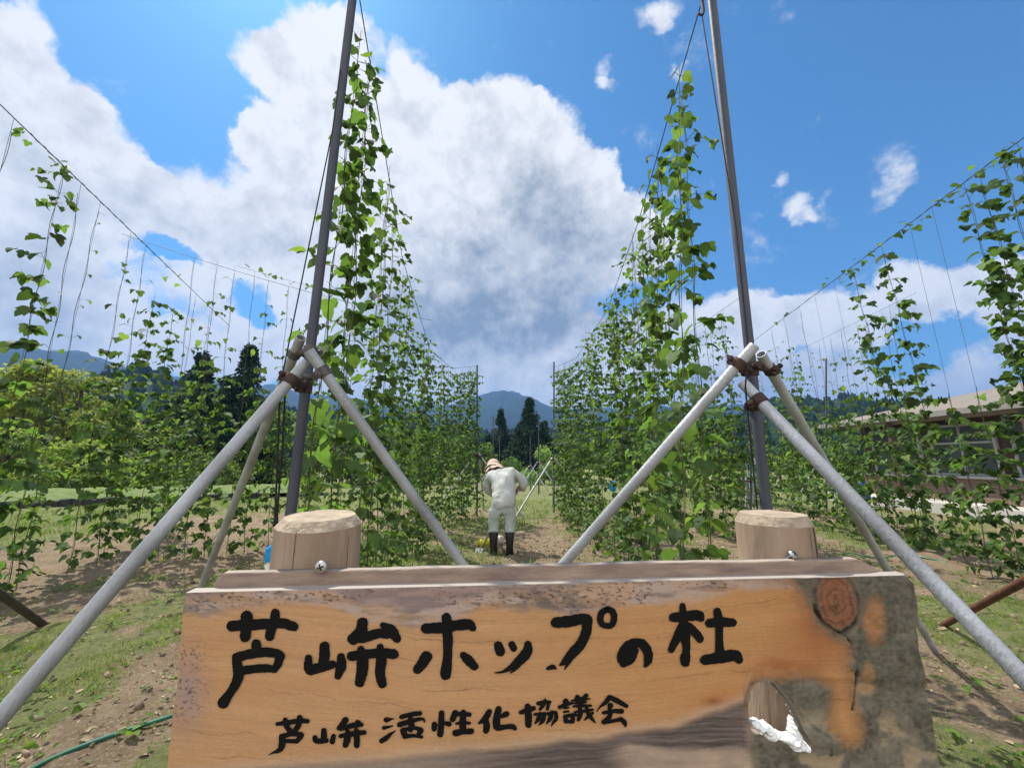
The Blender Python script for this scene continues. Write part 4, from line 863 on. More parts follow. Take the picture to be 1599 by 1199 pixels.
YG = (1.75, 1.45, .95); MG = (1, 1, 1); DG = (.62, .72, .7)
for i, (x, y, d_, w_, t_, lb) in enumerate([(-60, 572, 19, 190, YG, 'big yellow green leafy tree cut by the left edge'), (45, 562, 20, 200, YG, 'big yellow green flowering tree, the highest one at the far left'), (135, 572, 21, 170, (1.35, 1.15, .9), 'big yellow green leafy tree right of the highest far left tree'),
      (195, 625, 22, 120, (1.2, 1.1, .9), 'medium leafy tree sloping down to the right of the big left trees'), (255, 668, 22, 110, (1.15, 1.1, .8), 'low light green shrubby tree behind the left vines'), (20, 668, 17.5, 190, (1.1, 1.1, .85), 'wide low leafy bush before the big left trees'), (130, 685, 17.5, 170, (1.25, 1.2, .8), 'light green leafy bush on the bank at the left'), (225, 705, 17.5, 120, (1.1, 1.15, .8), 'small leafy bush on the bank near the left brace'),
      (330, 700, 19, 130, MG, 'leafy bush before the dark conifers on the left'), (440, 640, 24, 130, DG, 'dark leafy tree behind the left main post'), (520, 650, 26, 140, DG, 'dark leafy tree behind the left main row'), (610, 665, 27, 140, DG, 'dark leafy tree behind the far left vines'), (690, 672, 28, 120, DG, 'dark leafy tree just left of the far left post'),
      (756, 692, 30, 60, (.7, .85, .8), 'dark rounded tree left of the stooping person'), (848, 698, 27, 90, (1.05, 1.2, 1.1), 'grey green rounded tree behind the right row gap'), (800, 712, 29, 60, (.6, .75, .7), 'dark low tree below the two tall conifers'), (905, 690, 28, 110, DG, 'dark leafy tree behind the right main row'), (990, 680, 27, 120, DG, 'dark leafy tree behind the middle of the right row'),
      (1110, 642, 15.5, 110, (.8, .95, .8), 'bushy green tree right of the right main row'), (1060, 668, 19, 110, DG, 'dark leafy tree right of the right main row, behind the bushy one'), (1215, 705, 21, 90, MG, 'low green tree behind the right braces'), (1290, 690, 22, 110, (.8, 1, .9), 'mid green tree left of the building'), (1165, 735, 18, 70, (1.2, 1.2, .8), 'small light green bush at the field edge right of the right post')]):
    broad_tree(lb, x, y, d_, w_, t_, ls=.17 if y > 660 else .20)
for (x, y, d_, w_, lb) in [(318, 552, 24, 110, 'dark conifer tree, the left one of the pair behind the left brace'), (392, 540, 25, 110, 'dark conifer tree, the right one of the pair behind the left brace'), (355, 590, 23.5, 90, 'dark conifer filling the space between the left pair'), (782, 638, 38, 46, 'narrow dark conifer left of centre beyond the gap between the rows'), (827, 624, 36, 78, 'tall broad dark conifer right of centre beyond the gap between the rows'), (850, 660, 37, 60, 'low dark conifer beside the right far post'), (762, 680, 37, 44, 'small dark conifer left of the narrow one in the gap')]:
    conifer(lb, x, y, d_, w_)
# far wooded slope that reads as one mass
r_ = np.random.default_rng(3); P_ = []; S_ = []
az_ = r_.uniform(R(-55), R(55), 2600); rad = r_.uniform(60, 330, 2600) ; Vf = []; Tf = []; tf = []
cone = []; nc = 7
me_h = [o for o in bpy.data.objects if o.name.startswith('hills')][1]
from mathutils.bvhtree import BVHTree
bv = BVHTree.FromPolygons([v.co for v in me_h.data.vertices], [p.vertices for p in me_h.data.polygons])
for a, q in zip(az_, rad):
    x, y = math.sin(a) * q, math.cos(a) * q; hit = bv.ray_cast(Vector((x, y, 600)), Vector((0, 0, -1)))
    z = hit[0].z if hit[0] else 0
    if q < 90: z = -.5
    if abs(a) < R(50) and q < 75 and random.random() < .6: continue
    h = random.uniform(4, 7) if q > 90 else random.uniform(3, 5); w = h * random.uniform(.17, .30); b = len(Vf); con = random.random() < .55; prof = [(1, 0.05), (.86, .35), (.5, .7), (.04, 1)] if con else [(.55, .1), (1, .45), (.8, .8), (.15, 1)]
    if not con: w *= 1.5; h *= .8
    for k, (pr, pz) in enumerate(prof):
        for j in range(nc): an = 6.283 * j / nc + k; rr = w * pr * random.uniform(.65, 1.3); Vf.append((x + rr * math.cos(an), y + rr * math.sin(an), z + h * (pz + random.uniform(-.05, .05))))
    g_ = random.uniform(.6, 1.2); cc = (.5 * g_, .62 * g_, .6 * g_) if con else (1.0 * g_, 1.05 * g_, .8 * g_); tf += [cc] * (len(prof) * nc)
    for k in range(len(prof) - 1):
        for j in range(nc): Tf.append((b + k * nc + j, b + k * nc + (j + 1) % nc, b + (k + 1) * nc + (j + 1) % nc, b + (k + 1) * nc + j))
M_forest = mat("wooded_slope_tree", (.024, .05, .024), .9, var=.5, vscale=.7, spec=.08, attr='tint', bump=.9, bscale=1.5)
fo = mk_np('forest', Vf, Tf, M_forest, tint=np.array(tf), smooth=True); tag(fo, 'dark wooded slope behind the field', 'forest', kind='stuff')

# ------------------------------------------------------------------ building on the right
bx = 13.6; yb0, yb1 = -2.0, 15.6
bld = thing('low_building', 'low building with a wide pale roof, brick base and window band behind the right vines', 'building', (bx, 9, 0))
def lb_(x0, y0, z0, x1, y1, z1): return (x0 - bx, y0 - 9, z0), (x1 - bx, y1 - 9, z1)
M_wall = mat("brown_timber_wall", s2l((92, 74, 62)), .85, var=.4, vscale=3, bump=.3)
M_brick = bpy.data.materials.new("brick_base"); M_brick.use_nodes = True
def brick_mat():
    t = M_brick.node_tree; b = t.nodes['Principled BSDF']; b.inputs['Roughness'].default_value = .85; tcn = t.nodes.new('ShaderNodeTexCoord'); mp = t.nodes.new('ShaderNodeMapping'); mp.inputs['Rotation'].default_value = (R(90), 0, R(90)); br = t.nodes.new('ShaderNodeTexBrick')
    br.inputs['Scale'].default_value = 4.5; br.inputs['Color1'].default_value = (.20, .125, .09, 1); br.inputs['Color2'].default_value = (.15, .095, .07, 1); br.inputs['Mortar'].default_value = (.36, .30, .26, 1); br.inputs['Mortar Size'].default_value = .012
    t.links.new(tcn.outputs['Object'], mp.inputs[0]); t.links.new(mp.outputs[0], br.inputs['Vector']); t.links.new(br.outputs[0], b.inputs['Base Color'])
brick_mat()
M_trim = mat("pale_trim", (.42, .41, .38), .6, var=.15); M_glass = mat("window_glass", (.10, .12, .12), .08, var=.4, vscale=.8, spec=.6); M_conc = mat("pale_concrete", (.50, .48, .43), .85, var=.2, vscale=2, bump=.2)
M_roof = mat("pale_sheet_roof", (.22, .19, .15), .7, var=.25, vscale=2, bump=.2, bscale=10, stretch=(1, 4, 1))
g_ = G(); g_.box(*lb_(bx + .05, yb0, .0, bx + 8, yb1, 2.95)); g_.build('wall', M_wall, bld, False)
g_ = G(); g_.box(*lb_(bx - .05, yb0 - .05, .32, bx + 8.05, yb1 + .05, .98)); g_.build('brick_base', M_brick, bld, False)
g_ = G(); g_.box(*lb_(bx - 1.2, yb0 - .1, -.1, bx + 8.1, yb1 + .6, .30)); g_.build('plinth', M_conc, bld, False)
g_ = G(); g_.box(*lb_(bx - .16, yb0 - .1, .985, bx + .06, yb1 + .1, 1.06)); g_.build('sill', M_trim, bld, False)
nwn = 8
for k in range(nwn):
    y0 = yb0 + .5 + k * (yb1 - yb0 - .6) / nwn; y1 = y0 + (yb1 - yb0 - .6) / nwn - .35; g_ = G()
    for (a, b, c, d_) in ((y0, y0 + .07, 1.07, 2.6), (y1 - .07, y1, 1.07, 2.6), (y0 + .071, y1 - .071, 2.53, 2.6), (y0 + .071, y1 - .071, 1.07, 1.13), ((y0 + y1) / 2 - .03, (y0 + y1) / 2 + .03, 1.131, 2.0), (y0 + .071, y1 - .071, 2.001, 2.06), ((y0 + y1) / 2 - .03, (y0 + y1) / 2 + .03, 2.061, 2.529)): g_.box(*lb_(bx - .03, a, c, bx + .045, b, d_))
    w_ = g_.build('window', M_trim, bld, False); g_ = G(); g_.box(*lb_(bx + .0, y0 + .07, 1.13, bx + .02, y1 - .07, 2.53)); g_.build('pane', M_glass, w_, False)
g_ = G(); ez = 2.92
def rp(x, y, z): return (x - bx, y - 9, z)
e0, e1, e2, e3 = rp(bx - 1.0, yb0 - .8, ez), rp(bx - 1.0, yb1 + .9, ez), rp(bx + 9, yb1 + .9, ez), rp(bx + 9, yb0 - .8, ez); r0, r1 = rp(bx + 4, yb0 + 3.5, 4.25), rp(bx + 4, yb1 - 3.4, 4.25)
dn = lambda p: (p[0], p[1], p[2] - .16)
g_.add([e0, e1, e2, e3, r0, r1, dn(e0), dn(e1), dn(e2), dn(e3)], [(0, 1, 5, 4), (1, 2, 5), (2, 3, 4, 5), (3, 0, 4), (6, 7, 1, 0), (7, 8, 2, 1), (8, 9, 3, 2), (9, 6, 0, 3), (9, 8, 7, 6)])
rf = g_.build('roof', M_roof, bld, False)
g_ = G(); g_.box(*lb_(bx - 1.06, yb0 - .9, ez - .13, bx - 1.003, yb1 + .96, ez + .03)); g_.build('eave_board', mat("pale_eave", (.28, .26, .23), .8), rf, False)
for y in np.arange(yb0 + 1, yb1 + .3, 3.6):
    g_ = G(); g_.box(*lb_(bx - .95, y - .06, .302, bx - .83, y + .06, 2.75)); g_.build('post', M_wall, bld, False)
# low stone wall and path at the left edge of the field
M_stone = mat("dark_stone_wall", (.045, .042, .036), .95, var=.6, vscale=6, bump=1, bscale=9)
g_ = G(); w0, w1 = onground(-120, 800), onground(420, 778); n_ = 60
for k in range(n_):
    a = w0.lerp(w1, k / n_); b = w0.lerp(w1, (k + .95) / n_); d = (b - a).normalized(); nn = Vector((-d.y, d.x, 0)); h = .20 + random.uniform(-.04, .04); q = random.uniform(.0, .05); c = a - nn * q
    g_.add([c, c + (b - a), c + (b - a) + nn * .4, c + nn * .4] + [v + Vector((random.uniform(-.03, .03), 0, h + random.uniform(-.03, .03))) for v in (c, c + (b - a), c + (b - a) + nn * .4, c + nn * .4)], [(0, 1, 5, 4), (1, 2, 6, 5), (2, 3, 7, 6), (3, 0, 4, 7), (4, 5, 6, 7)])
o = g_.build('stone_wall', M_stone, None, False); tag(o, 'low dark dry stone wall along the grass bank on the left', 'wall')
M_grassm = mat("bank_grass", (.15, .185, .05), .95, var=.4, vscale=3.5, bump=1, bscale=14, col2=(.07, .11, .03))
nn = Vector((-(w1 - w0).y, (w1 - w0).x, 0)).normalized(); V = []; Fc = []
for k in range(41):
    a = w0.lerp(w1, k / 40 * 1.25)
    for j, (o_, z) in enumerate(((.38, .19), (1.2, .36), (2.4, .48), (5, .3), (9, -.2))): p = a + nn * o_; V.append((p.x, p.y, z + random.uniform(-.04, .04)))
for k in range(40):
    for j in range(4): Fc.append((k * 5 + j, k * 5 + 5 + j, k * 5 + 6 + j, k * 5 + 1 + j))
tag(mk('bank', V, Fc, M_grassm), kind='structure')

# ------------------------------------------------------------------ person
def skin(name, verts, edges, m, parent, sub=2, disp=0, dsc=12):
    me = bpy.data.meshes.new(name); me.from_pydata([v[:3] for v in verts], edges, []); o = bpy.data.objects.new(name, me); COL.objects.link(o)
    o.modifiers.new('s', 'SKIN'); sv = me.skin_vertices[0].data
    for i, v in enumerate(verts): sv[i].radius = (v[3], v[4] if len(v) > 4 else v[3]); sv[i].use_root = (i == 0)
    ms = o.modifiers.new('u', 'SUBSURF'); ms.levels = sub; ms.render_levels = sub
    dg = bpy.context.evaluated_depsgraph_get(); m2 = bpy.data.meshes.new_from_object(o.evaluated_get(dg)); bpy.data.objects.remove(o)
    if disp:
        from mathutils import noise as mn
        for v in m2.vertices:
            p = v.co; a = mn.noise(Vector((p.x * dsc, p.y * dsc, p.z * dsc * .45))); b = mn.noise(Vector((p.x * dsc * 2.1 + p.z * 9, p.y * dsc * 2, p.z * dsc))); v.co += v.normal * disp * (a + .6 * b)
    m2.update(); return link_mesh(name, m2, m, parent, True)
M_skin = mat("skin", (.42, .24, .16), .55); M_shirt = mat("pale_grey_work_shirt", (.50, .51, .48), .85, var=.22, vscale=14, bump=.9, bscale=12, stretch=(1, 1, .25)); M_trs = mat("pale_mint_trousers", (.42, .48, .44), .85, var=.22, vscale=14, bump=.4, bscale=28)
M_boot = mat("black_rubber_boot", (.014, .014, .016), .35, spec=.5); M_hat = mat("beige_sun_hat", (.58, .44, .34), .85, var=.2, vscale=25, bump=.3); M_hair = mat("dark_hair", (.03, .028, .026), .7); M_glove = mat("work_glove", (.45, .43, .40), .9, var=.3)
fp = onground(783, 866); per = thing('person', 'stooping person seen from behind in pale work clothes, sun hat and black boots, hoeing', 'person', (fp.x, fp.y, 0)); per.scale = (1.0, 1.0, 1.0)
sk = [(.01, .03, .86, .11, .09), (.02, .15, 1.02, .10, .08), (.01, .31, 1.18, .10, .08), (-.01, .42, 1.26, .06, .06), (-.08, .52, 1.31, .05, .05), (-.13, .58, 1.34, .075, .085), (-.145, .61, 1.42, .07, .08),
      (.19, .36, 1.26, .055), (.37, .31, 1.12, .045), (.25, .46, .98, .035), (-.20, .37, 1.22, .055), (-.275, .44, 1.00, .045), (-.13, .56, .84, .035),
      (.11, .02, .80, .065), (.135, .05, .45, .055), (.13, -.01, .10, .045), (.13, .12, .045, .04), (-.10, .02, .80, .065), (-.125, .05, .45, .055), (-.125, -.01, .10, .045), (-.15, .12, .045, .04)]
se = [(0, 1), (1, 2), (2, 3), (3, 4), (4, 5), (5, 6), (2, 7), (7, 8), (8, 9), (2, 10), (10, 11), (11, 12), (0, 13), (13, 14), (14, 15), (15, 16), (0, 17), (17, 18), (18, 19), (19, 20)]
skin('body', sk, se, M_skin, per)
skin('shirt', [(.03, -.03, .67, .20, .155), (.035, .04, .86, .21, .16), (.03, .17, 1.05, .215, .15), (.02, .30, 1.18, .23, .145), (.0, .42, 1.26, .18, .125), (-.06, .48, 1.31, .085, .08), (.22, .35, 1.28, .11), (.34, .31, 1.20, .092), (.39, .30, 1.08, .085), (.34, .40, 1.03, .07), (.29, .47, 1.0, .054),
               (-.215, .36, 1.23, .095), (-.265, .41, 1.12, .08), (-.28, .445, 1.0, .07), (-.20, .51, .92, .058), (-.15, .55, .86, .05)], [(0, 1), (1, 2), (2, 3), (3, 4), (4, 5), (3, 6), (6, 7), (7, 8), (8, 9), (9, 10), (3, 11), (11, 12), (12, 13), (13, 14), (14, 15)], M_shirt, per, 3, .030, 7)
skin('trousers', [(.01, .07, 1.0, .15, .12), (.005, .01, .80, .185, .14), (.115, .01, .70, .10, .11), (.135, .05, .50, .085, .095), (.14, .03, .36, .09, .09), (.135, .0, .315, .085, .09), (-.105, .01, .70, .10, .11), (-.13, .05, .50, .085, .095), (-.135, .03, .36, .09, .09), (-.13, .0, .315, .085, .09)],
     [(0, 1), (1, 2), (2, 3), (3, 4), (4, 5), (1, 6), (6, 7), (7, 8), (8, 9)], M_trs, per, 3, .024, 9)
for sg in (.135, -.13):
    g_ = G(); g_.tube([(sg, .0, .345), (sg, .0, .33), (sg, .0, .22), (sg, -.005, .12), (sg, .01, .05), (sg, .02, .0)], [.074, .078, .068, .058, .062, .066], 16)
    g_.tube([(sg, -.055, .035), (sg, .03, .045), (sg * 1.05, .13, .04), (sg * 1.08, .19, .03)], [.035, .055, .05, .03], 12); g_.tube([(sg, 0, .335), (sg, 0, .352)], [.081, .081], 16); g_.build('boot', M_boot, per)
hm = Matrix.Translation((-.17, .66, 1.40)) @ Euler3(R(-38), R(-10), 0)
g_ = G(); prof = [(.118, -.03), (.120, .02), (.112, .07), (.085, .112), (.045, .128), (.003, .131)]; g_.lathe(prof, 24, hm, False, True)
n = 40; V = []
for k, (rr, zz_) in enumerate(((.112, -.012), (.14, -.022), (.165, -.045), (.178, -.075), (.176, -.078), (.14, -.028), (.112, -.018))):
    for j in range(n): a = 6.2832 * j / n; w = .018 * math.sin(3 * a + 1) * k * .3; back = .35 * max(0, -math.sin(a)) * (.05 if 1 < k < 5 else 0); V.append(hm @ Vector((rr * math.cos(a) * 1.02, rr * math.sin(a), zz_ + w - back)))
g_.add(V, [(k * n + j, k * n + (j + 1) % n, (k + 1) * n + (j + 1) % n, (k + 1) * n + j) for k in range(6) for j in range(n)])
g_.build('sun_hat', M_hat, per)
# neck flap of the hat
V = []; Fc = []
for i in range(15):
    a = R(185 + i * 170 / 14); 
    for j in range(6): f = j / 5; rr = .116 + .075 * f; V.append(hm @ Vector((rr * math.cos(a) * 1.1 + .03 * f, rr * math.sin(a) * 1.1, -.03 - .15 * f + .012 * math.sin(i * 1.9 + j))))
for i in range(14):
    for j in range(5): Fc.append((i * 6 + j, i * 6 + 6 + j, i * 6 + 7 + j, i * 6 + 1 + j))
mk('neck_flap', V, Fc, M_hat, per)
# face details (turned away) and hands closed on the handle
g_ = G(); hc = Vector((-.14, .60, 1.38))
g_.tube([hc + Vector((0, .075, .0)), hc + Vector((0, .10, -.03)), hc + Vector((0, .092, -.045))], [.012, .016, .008], 8)
for sx_ in (-.08, .08): g_.tube([hc + Vector((sx_, -.01, -.03)), hc + Vector((sx_ * 1.12, -.015, .0)), hc + Vector((sx_, -.01, .03))], [.008, .016, .010], 8)
g_.build('face_features', M_skin, per)
HA, HB = Vector((.30, .50, 1.04)), Vector((-.20, .30, .05))
HB = Vector((-.36, .20, .05)); hdv = (HB - HA).normalized()
def hand(c, side):
    g_ = G(); u = hdv.orthogonal().normalized(); w = hdv.cross(u); back = (u * .6 + w * side).normalized(); b2 = hdv.cross(back)
    g_.tube([c + back * .055 - hdv * .045, c + back * .035 - hdv * .02, c + back * .034 + hdv * .03, c + back * .028 + hdv * .045], [.022, .034, .034, .022], 10)
    for k in range(4):
        o_ = hdv * (-.03 + .022 * k); L_ = (1.0, 1.1, 1.05, .85)[k]; ch = [c + o_ + back * .034 + b2 * .012, c + o_ + back * .018 + b2 * .034 * L_, c + o_ - back * .010 + b2 * .034 * L_, c + o_ - back * .026 + b2 * .012, c + o_ - back * .024 - b2 * .008]; g_.tube(ch, [.0105, .0105, .0095, .0085, .006], 7)
    th = [c - hdv * .04 + back * .034 - b2 * .012, c - hdv * .03 + back * .012 - b2 * .034, c - hdv * .012 - back * .012 - b2 * .028, c - hdv * .004 - back * .024 - b2 * .01]; g_.tube(th, [.013, .012, .010, .007], 7); return g_
hR = HA + hdv * .10; hL = HA + hdv * .44
hand(hR, 1).build('hand', M_glove, per); hand(hL, -1).build('hand', M_glove, per)
# hoe
hoe = thing('hoe', 'long handled hoe held by the stooping person, blade on the ground at left', 'hoe', per.location); M_wood = mat("grey_handle", (.22, .17, .12), .7, var=.3)
g_ = G(); g_.tube([HA - hdv * .12, HB], .014, 10); g_.build('handle', M_wood, hoe)
g_ = G(); g_.tube([HB - hdv * .05, HB + hdv * .02, HB + Vector((-.03, -.04, -.02))], [.017, .014, .010], 8); g_.add([HB + Vector(v) for v in ((-.08, -.03, .02), (.05, -.06, .02), (.07, -.15, -.045), (-.07, -.13, -.045), (-.08, -.025, .016), (.05, -.055, .016), (.07, -.147, -.049), (-.07, -.127, -.049))], [(0, 1, 2, 3), (7, 6, 5, 4), (0, 4, 5, 1), (1, 5, 6, 2), (2, 6, 7, 3), (3, 7, 4, 0)]); g_.build('blade', mat('dull_hoe_steel', (.22, .21, .20), .6, .3), hoe, False)
# bags on the ground beside the boots
def sack(name, label, x, y, w, h, d, col_, seed):
    p = onground(x, y); m_ = mat(name + "_plastic", col_, .45, var=.2, vscale=20, bump=.4, bscale=30); V = []; Fc = []; nu, nv_ = 18, 9; random.seed(seed)
    for i in range(nv_):
        f = i / (nv_ - 1) * math.pi
        for j in range(nu):
            a = 6.283 * j / nu; n_ = .75 + .5 * float(fbm(math.cos(a) * 2 + seed, math.sin(a) * 2 + f * 2, 3, seed)); V.append((w * math.sin(f) ** .7 * math.cos(a) * n_, d * math.sin(f) ** .7 * math.sin(a) * n_, h * (.5 - .5 * math.cos(f)) * (.8 + .4 * n_ * .5)))
    for i in range(nv_ - 1):
        for j in range(nu): Fc.append((i * nu + j, i * nu + (j + 1) % nu, (i + 1) * nu + (j + 1) % nu, (i + 1) * nu + j))
    o = mk(name, V, Fc, m_); o.location = (p.x, p.y, -.01); return tag(o, label, 'bag')
sack('plastic_bag', 'crumpled yellow plastic bag on the soil left of the black boots', 757, 852, .14, .13, .10, (.62, .55, .02), 3)
sack('plastic_bag', 'crumpled white and brown bag on the soil between the black boots', 780, 850, .10, .17, .08, (.55, .48, .40), 5)
sack('plastic_bag', 'bright blue bag hanging low among the leaves of the right row', 958, 781, .16, .42, .12, (.0, .28, .60), 8).location.z = .32
sack('blue_sheet', 'folded dark blue sheet standing at the left corner of the building', 1352, 790, .20, .85, .15, (.02, .09, .28), 9)
# ------------------------------------------------------------------ small things on the field
M_rpipe = mat("brown_rusty_pipe", (.17, .075, .045), .7, .2, var=.5, vscale=20, bump=.4, bscale=60)
def pipe_thing(name, a, c, label, r=.024, m=None, cat='pipe'):
    a = Vector(a); g_ = G(); pipe(g_, (0, 0, 0), Vector(c) - a, r); o = g_.build(name, m or M_rpipe); o.location = a; return tag(o, label, cat)
q0 = onground(1462, 972); q1 = at(1640, 885, 2.15); pipe_thing('rusty_pipe', q0 + Vector((0, 0, -.05)), q1, 'rusty brown pipe slanting up from the ground at the right edge')
q0 = onground(78, 972); q1 = at(-60, 884, 2.9); pipe_thing('rusty_pipe', q0 + Vector((0, 0, -.05)), q1, 'weathered dark pipe slanting into the ground at the left edge', .03, mat("dark_pipe", (.10, .075, .055), .8, .1, var=.4))
hp = [onground(x, y) + Vector((0, 0, .02)) for x, y in ((20, 1225), (70, 1196), (130, 1170), (200, 1145), (262, 1125), (330, 1100), (460, 1080), (600, 1085))]
g_ = G(); g_.tube([Vector((p[0], p[1], p[2])) for p in catmull([tuple(p) for p in hp], 6)], .012, 10); tag(g_.build('garden_hose', mat("green_hose", (.02, .13, .07), .4, var=.2)), 'green garden hose lying on the ground left of the sign', 'hose')
hp = [onground(x, y) + Vector((0, 0, .015)) for x, y in ((1290, 868), (1330, 866), (1370, 872), (1420, 868), (1480, 880))]
g_ = G(); g_.tube([Vector((p[0], p[1], p[2])) for p in catmull([tuple(p) for p in hp], 6)], .012, 8); tag(g_.build('garden_hose', bpy.data.materials['green_hose']), 'thin green hose in the grass right of the right log post', 'hose')
# step ladder far right of centre
lp = onground(1180, 806); ld = thing('step_ladder', 'grey step ladder standing open behind the right main post', 'ladder', lp); 
for sx_ in (-1, 1):
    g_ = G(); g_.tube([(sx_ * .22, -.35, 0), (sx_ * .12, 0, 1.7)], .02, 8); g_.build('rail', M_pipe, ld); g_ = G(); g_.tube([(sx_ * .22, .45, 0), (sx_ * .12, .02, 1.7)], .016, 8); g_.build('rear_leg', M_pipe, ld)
for k in range(1, 6):
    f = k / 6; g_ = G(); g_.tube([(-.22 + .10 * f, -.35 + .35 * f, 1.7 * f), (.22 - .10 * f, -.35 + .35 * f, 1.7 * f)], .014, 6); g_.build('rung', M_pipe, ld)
# ------------------------------------------------------------------ ground cover
r_ = np.random.default_rng(11)
def scatter(n, xr, yr, prob):
    x = r_.uniform(*xr, n); y = r_.uniform(*yr, n); k = r_.random(n) < prob(x, y); return x[k], y[k]
def hz_(x, y): 
    ixx = np.clip(np.searchsorted(xs, x) - 1, 0, len(xs) - 2); iyy = np.clip(np.searchsorted(ys, y) - 1, 0, len(ys) - 2); fx = (x - xs[ixx]) / (xs[ixx + 1] - xs[ixx]); fy = (y - ys[iyy]) / (ys[iyy + 1] - ys[iyy])
    return (ZZ[iyy, ixx] * (1 - fx) + ZZ[iyy, ixx + 1] * fx) * (1 - fy) + (ZZ[iyy + 1, ixx] * (1 - fx) + ZZ[iyy + 1, ixx + 1] * fx) * fy
BL_V = np.array([(-.06, 0, 0), (.06, 0, 0), (.05, .5, .05), (-.05, .5, .05), (0, 1, .22)]); BL_T = np.array([(0, 1, 2), (0, 2, 3), (3, 2, 4)])
M_blade = mat("grass_blade", (.13, .20, .05), .7, var=.3, vscale=4, attr='tint', trans=.35)
P_ = [[], [], [], [], []]
for n, xr, yr, s_ in ((420000, (-5.5, 5.5), (1.2, 6.5), .030), (70000, (-14, 10), (6, 16), .10)):
    x, y = scatter(n, xr, yr, lambda x, y: (grassiness(x, y) ** 1.3 * .75 + .02) * sstep(fbm(x * 5, y * 5, 4, 77), .38, .62) * np.where((np.abs(x) < .55 * y) & (y < 2.6), 0, 1)); k = len(x); P_[0].append(np.stack([x, y, hz_(x, y) - .004], 1)); a = r_.uniform(0, 6.28, k); P_[1].append(np.stack([np.cos(a) * .7, np.sin(a) * .7, r_.uniform(.3, 1.6, k)], 1)); P_[2].append(np.stack([np.cos(a) * -.6, np.sin(a) * -.6, np.ones(k) * .5], 1) + r_.normal(size=(k, 3)) * .2); P_[3].append(s_ * r_.uniform(.5, 1.5, k)); dry = (r_.random(k) < (.25 if s_ < .05 else .08))[:, None]; b = r_.uniform(.7, 1.35, k)[:, None]; P_[4].append(np.where(dry, np.array([[2.4, 1.5, 1.6]]), np.array([[1.1, 1.1, .9]])) * b)
V, T_, ti = leaves(*[np.concatenate(q) for q in P_], BL_V, BL_T); tag(mk_np('grass', V, T_, M_blade, tint=ti), 'short patchy grass on the field', 'grass', kind='stuff')
# broad leaved weeds in loose patches
x, y = scatter(60000, (-5.5, 6), (1.0, 11), lambda x, y: sstep(fbm(x * 1.3 + 7, y * 1.3, 4, 90), .50, .64) * sstep(fbm(x * 6, y * 6, 3, 91), .4, .6) * .8 + .03 + .35 * np.exp(-((np.abs(x - .1) - 1.15) / .25) ** 2) * (y > 2.6)); k = len(x); a = r_.uniform(0, 6.28, k)
V, T_, ti = leaves(np.stack([x, y, hz_(x, y) + r_.uniform(.005, .05, k)], 1), np.stack([np.cos(a), np.sin(a), r_.uniform(-.2, .6, k)], 1), r_.normal(size=(k, 3)) * .35 + np.array([0, 0, 1]), r_.gamma(3., .0085, k) + .008, np.array([[1.5, 1.3, .9]]) * r_.uniform(.6, 1.4, k)[:, None], OV_V, OV_T); tag(mk_np('weeds', V, T_, M_leaf, tint=ti), 'low broad leaved weeds on the soil', 'weeds', kind='stuff')
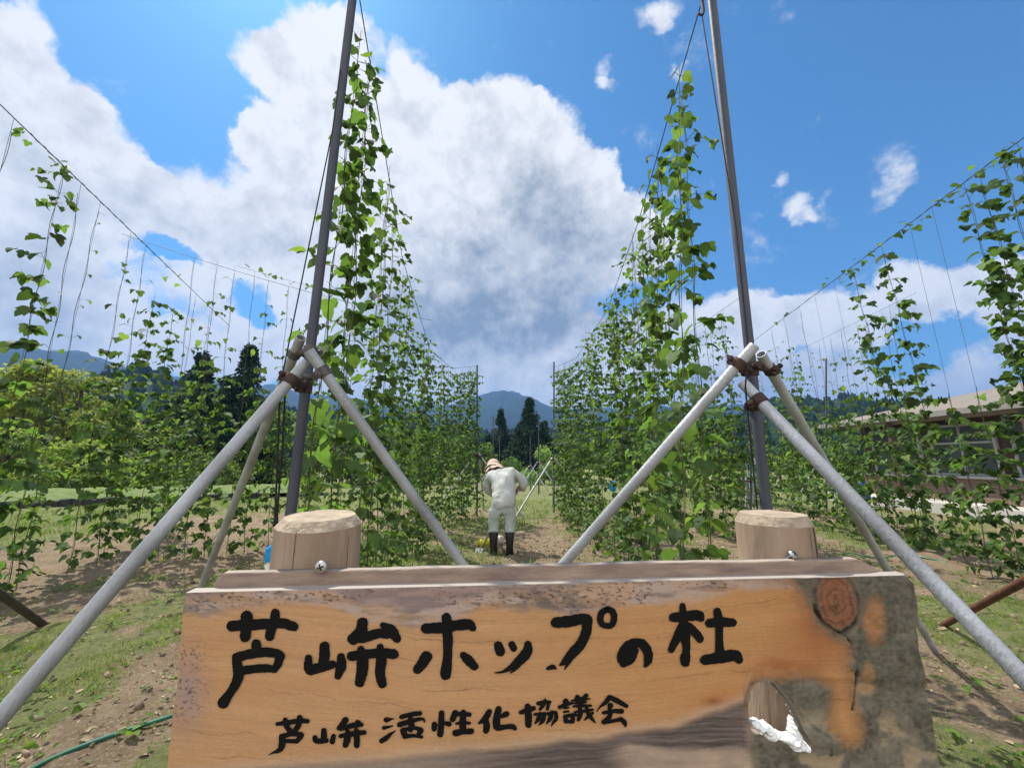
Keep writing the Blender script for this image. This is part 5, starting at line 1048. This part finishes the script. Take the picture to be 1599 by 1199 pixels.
# dry clippings and clods
x, y = scatter(26000, (-5.5, 6), (1.0, 10), lambda x, y: .25 + .5 * sstep(fbm(x * 1.1, y * 1.1, 3, 95), .45, .6)); k = len(x); a = r_.uniform(0, 6.28, k)
M_dry = mat("dry_clippings", (.29, .225, .14), .9, var=.4, vscale=9, attr='tint')
V, T_, ti = leaves(np.stack([x, y, hz_(x, y) + .006], 1), np.stack([np.cos(a), np.sin(a), r_.uniform(-.15, .35, k)], 1), r_.normal(size=(k, 3)) * .4 + np.array([0, 0, 1]), r_.gamma(2.2, .009, k) + .006, r_.uniform(.35, 1.7, k)[:, None] * np.ones((1, 3)), OV_V * np.array([.7, 1, 1]), OV_T); tag(mk_np('litter', V, T_, M_dry, tint=ti), 'dry leaf litter and clippings on the soil', 'leaf litter', kind='stuff')
x, y = scatter(9000, (-5.5, 6), (1.0, 11), lambda x, y: .12 + .8 * np.exp(-((x - .3) / 1.3) ** 2 - ((y - 6.6) / 1.5) ** 2) + .3 * sstep(fbm(x * .8, y * .8, 3, 97), .5, .65)); k = len(x)
OC = np.array([(1, 0, 0), (-1, 0, 0), (0, 1, 0), (0, -1, 0), (0, 0, .7), (0, 0, -.7), (.6, .6, .35), (-.6, -.5, .4)], float); OT = np.array([(0, 6, 4), (6, 2, 4), (2, 1, 4), (1, 7, 4), (7, 3, 4), (3, 0, 4), (0, 2, 6), (1, 3, 7), (2, 0, 5), (1, 2, 5), (3, 1, 5), (0, 3, 5)])
M_clod = mat("soil_clod", (.27, .195, .13), .95, var=.4, vscale=12, attr='tint')
V, T_, ti = leaves(np.stack([x, y, hz_(x, y)], 1), r_.normal(size=(k, 3)) * np.array([1, 1, .3]), r_.normal(size=(k, 3)) * .4 + np.array([0, 0, 1]), np.minimum(r_.gamma(2.0, .006, k) + .004, .028), r_.uniform(.6, 1.25, k)[:, None] * np.ones((1, 3)), OC, OT); tag(mk_np('soil_clods', V, T_, M_clod, tint=ti), 'crumbled soil clods on the tilled ground', 'soil clods', kind='stuff')
# ------------------------------------------------------------------ haze
hz = G(); hz.box((-3200, -300, -4), (3200, 3300, 420)); hm_ = bpy.data.materials.new("haze"); hm_.use_nodes = True; t = hm_.node_tree; t.nodes.clear(); pv = t.nodes.new('ShaderNodeVolumePrincipled'); mo = t.nodes.new('ShaderNodeOutputMaterial'); pv.inputs['Color'].default_value = (.17, .36, .74, 1); pv.inputs['Density'].default_value = .00045; pv.inputs['Anisotropy'].default_value = .1
t.links.new(pv.outputs[0], mo.inputs['Volume']); ho = hz.build('haze', hm_, None, False); tag(ho, 'thin bluish air over the valley', 'haze', kind='stuff')
scene.cycles.volume_bounces = 0; scene.cycles.max_bounces = 8; scene.cycles.transparent_max_bounces = 8
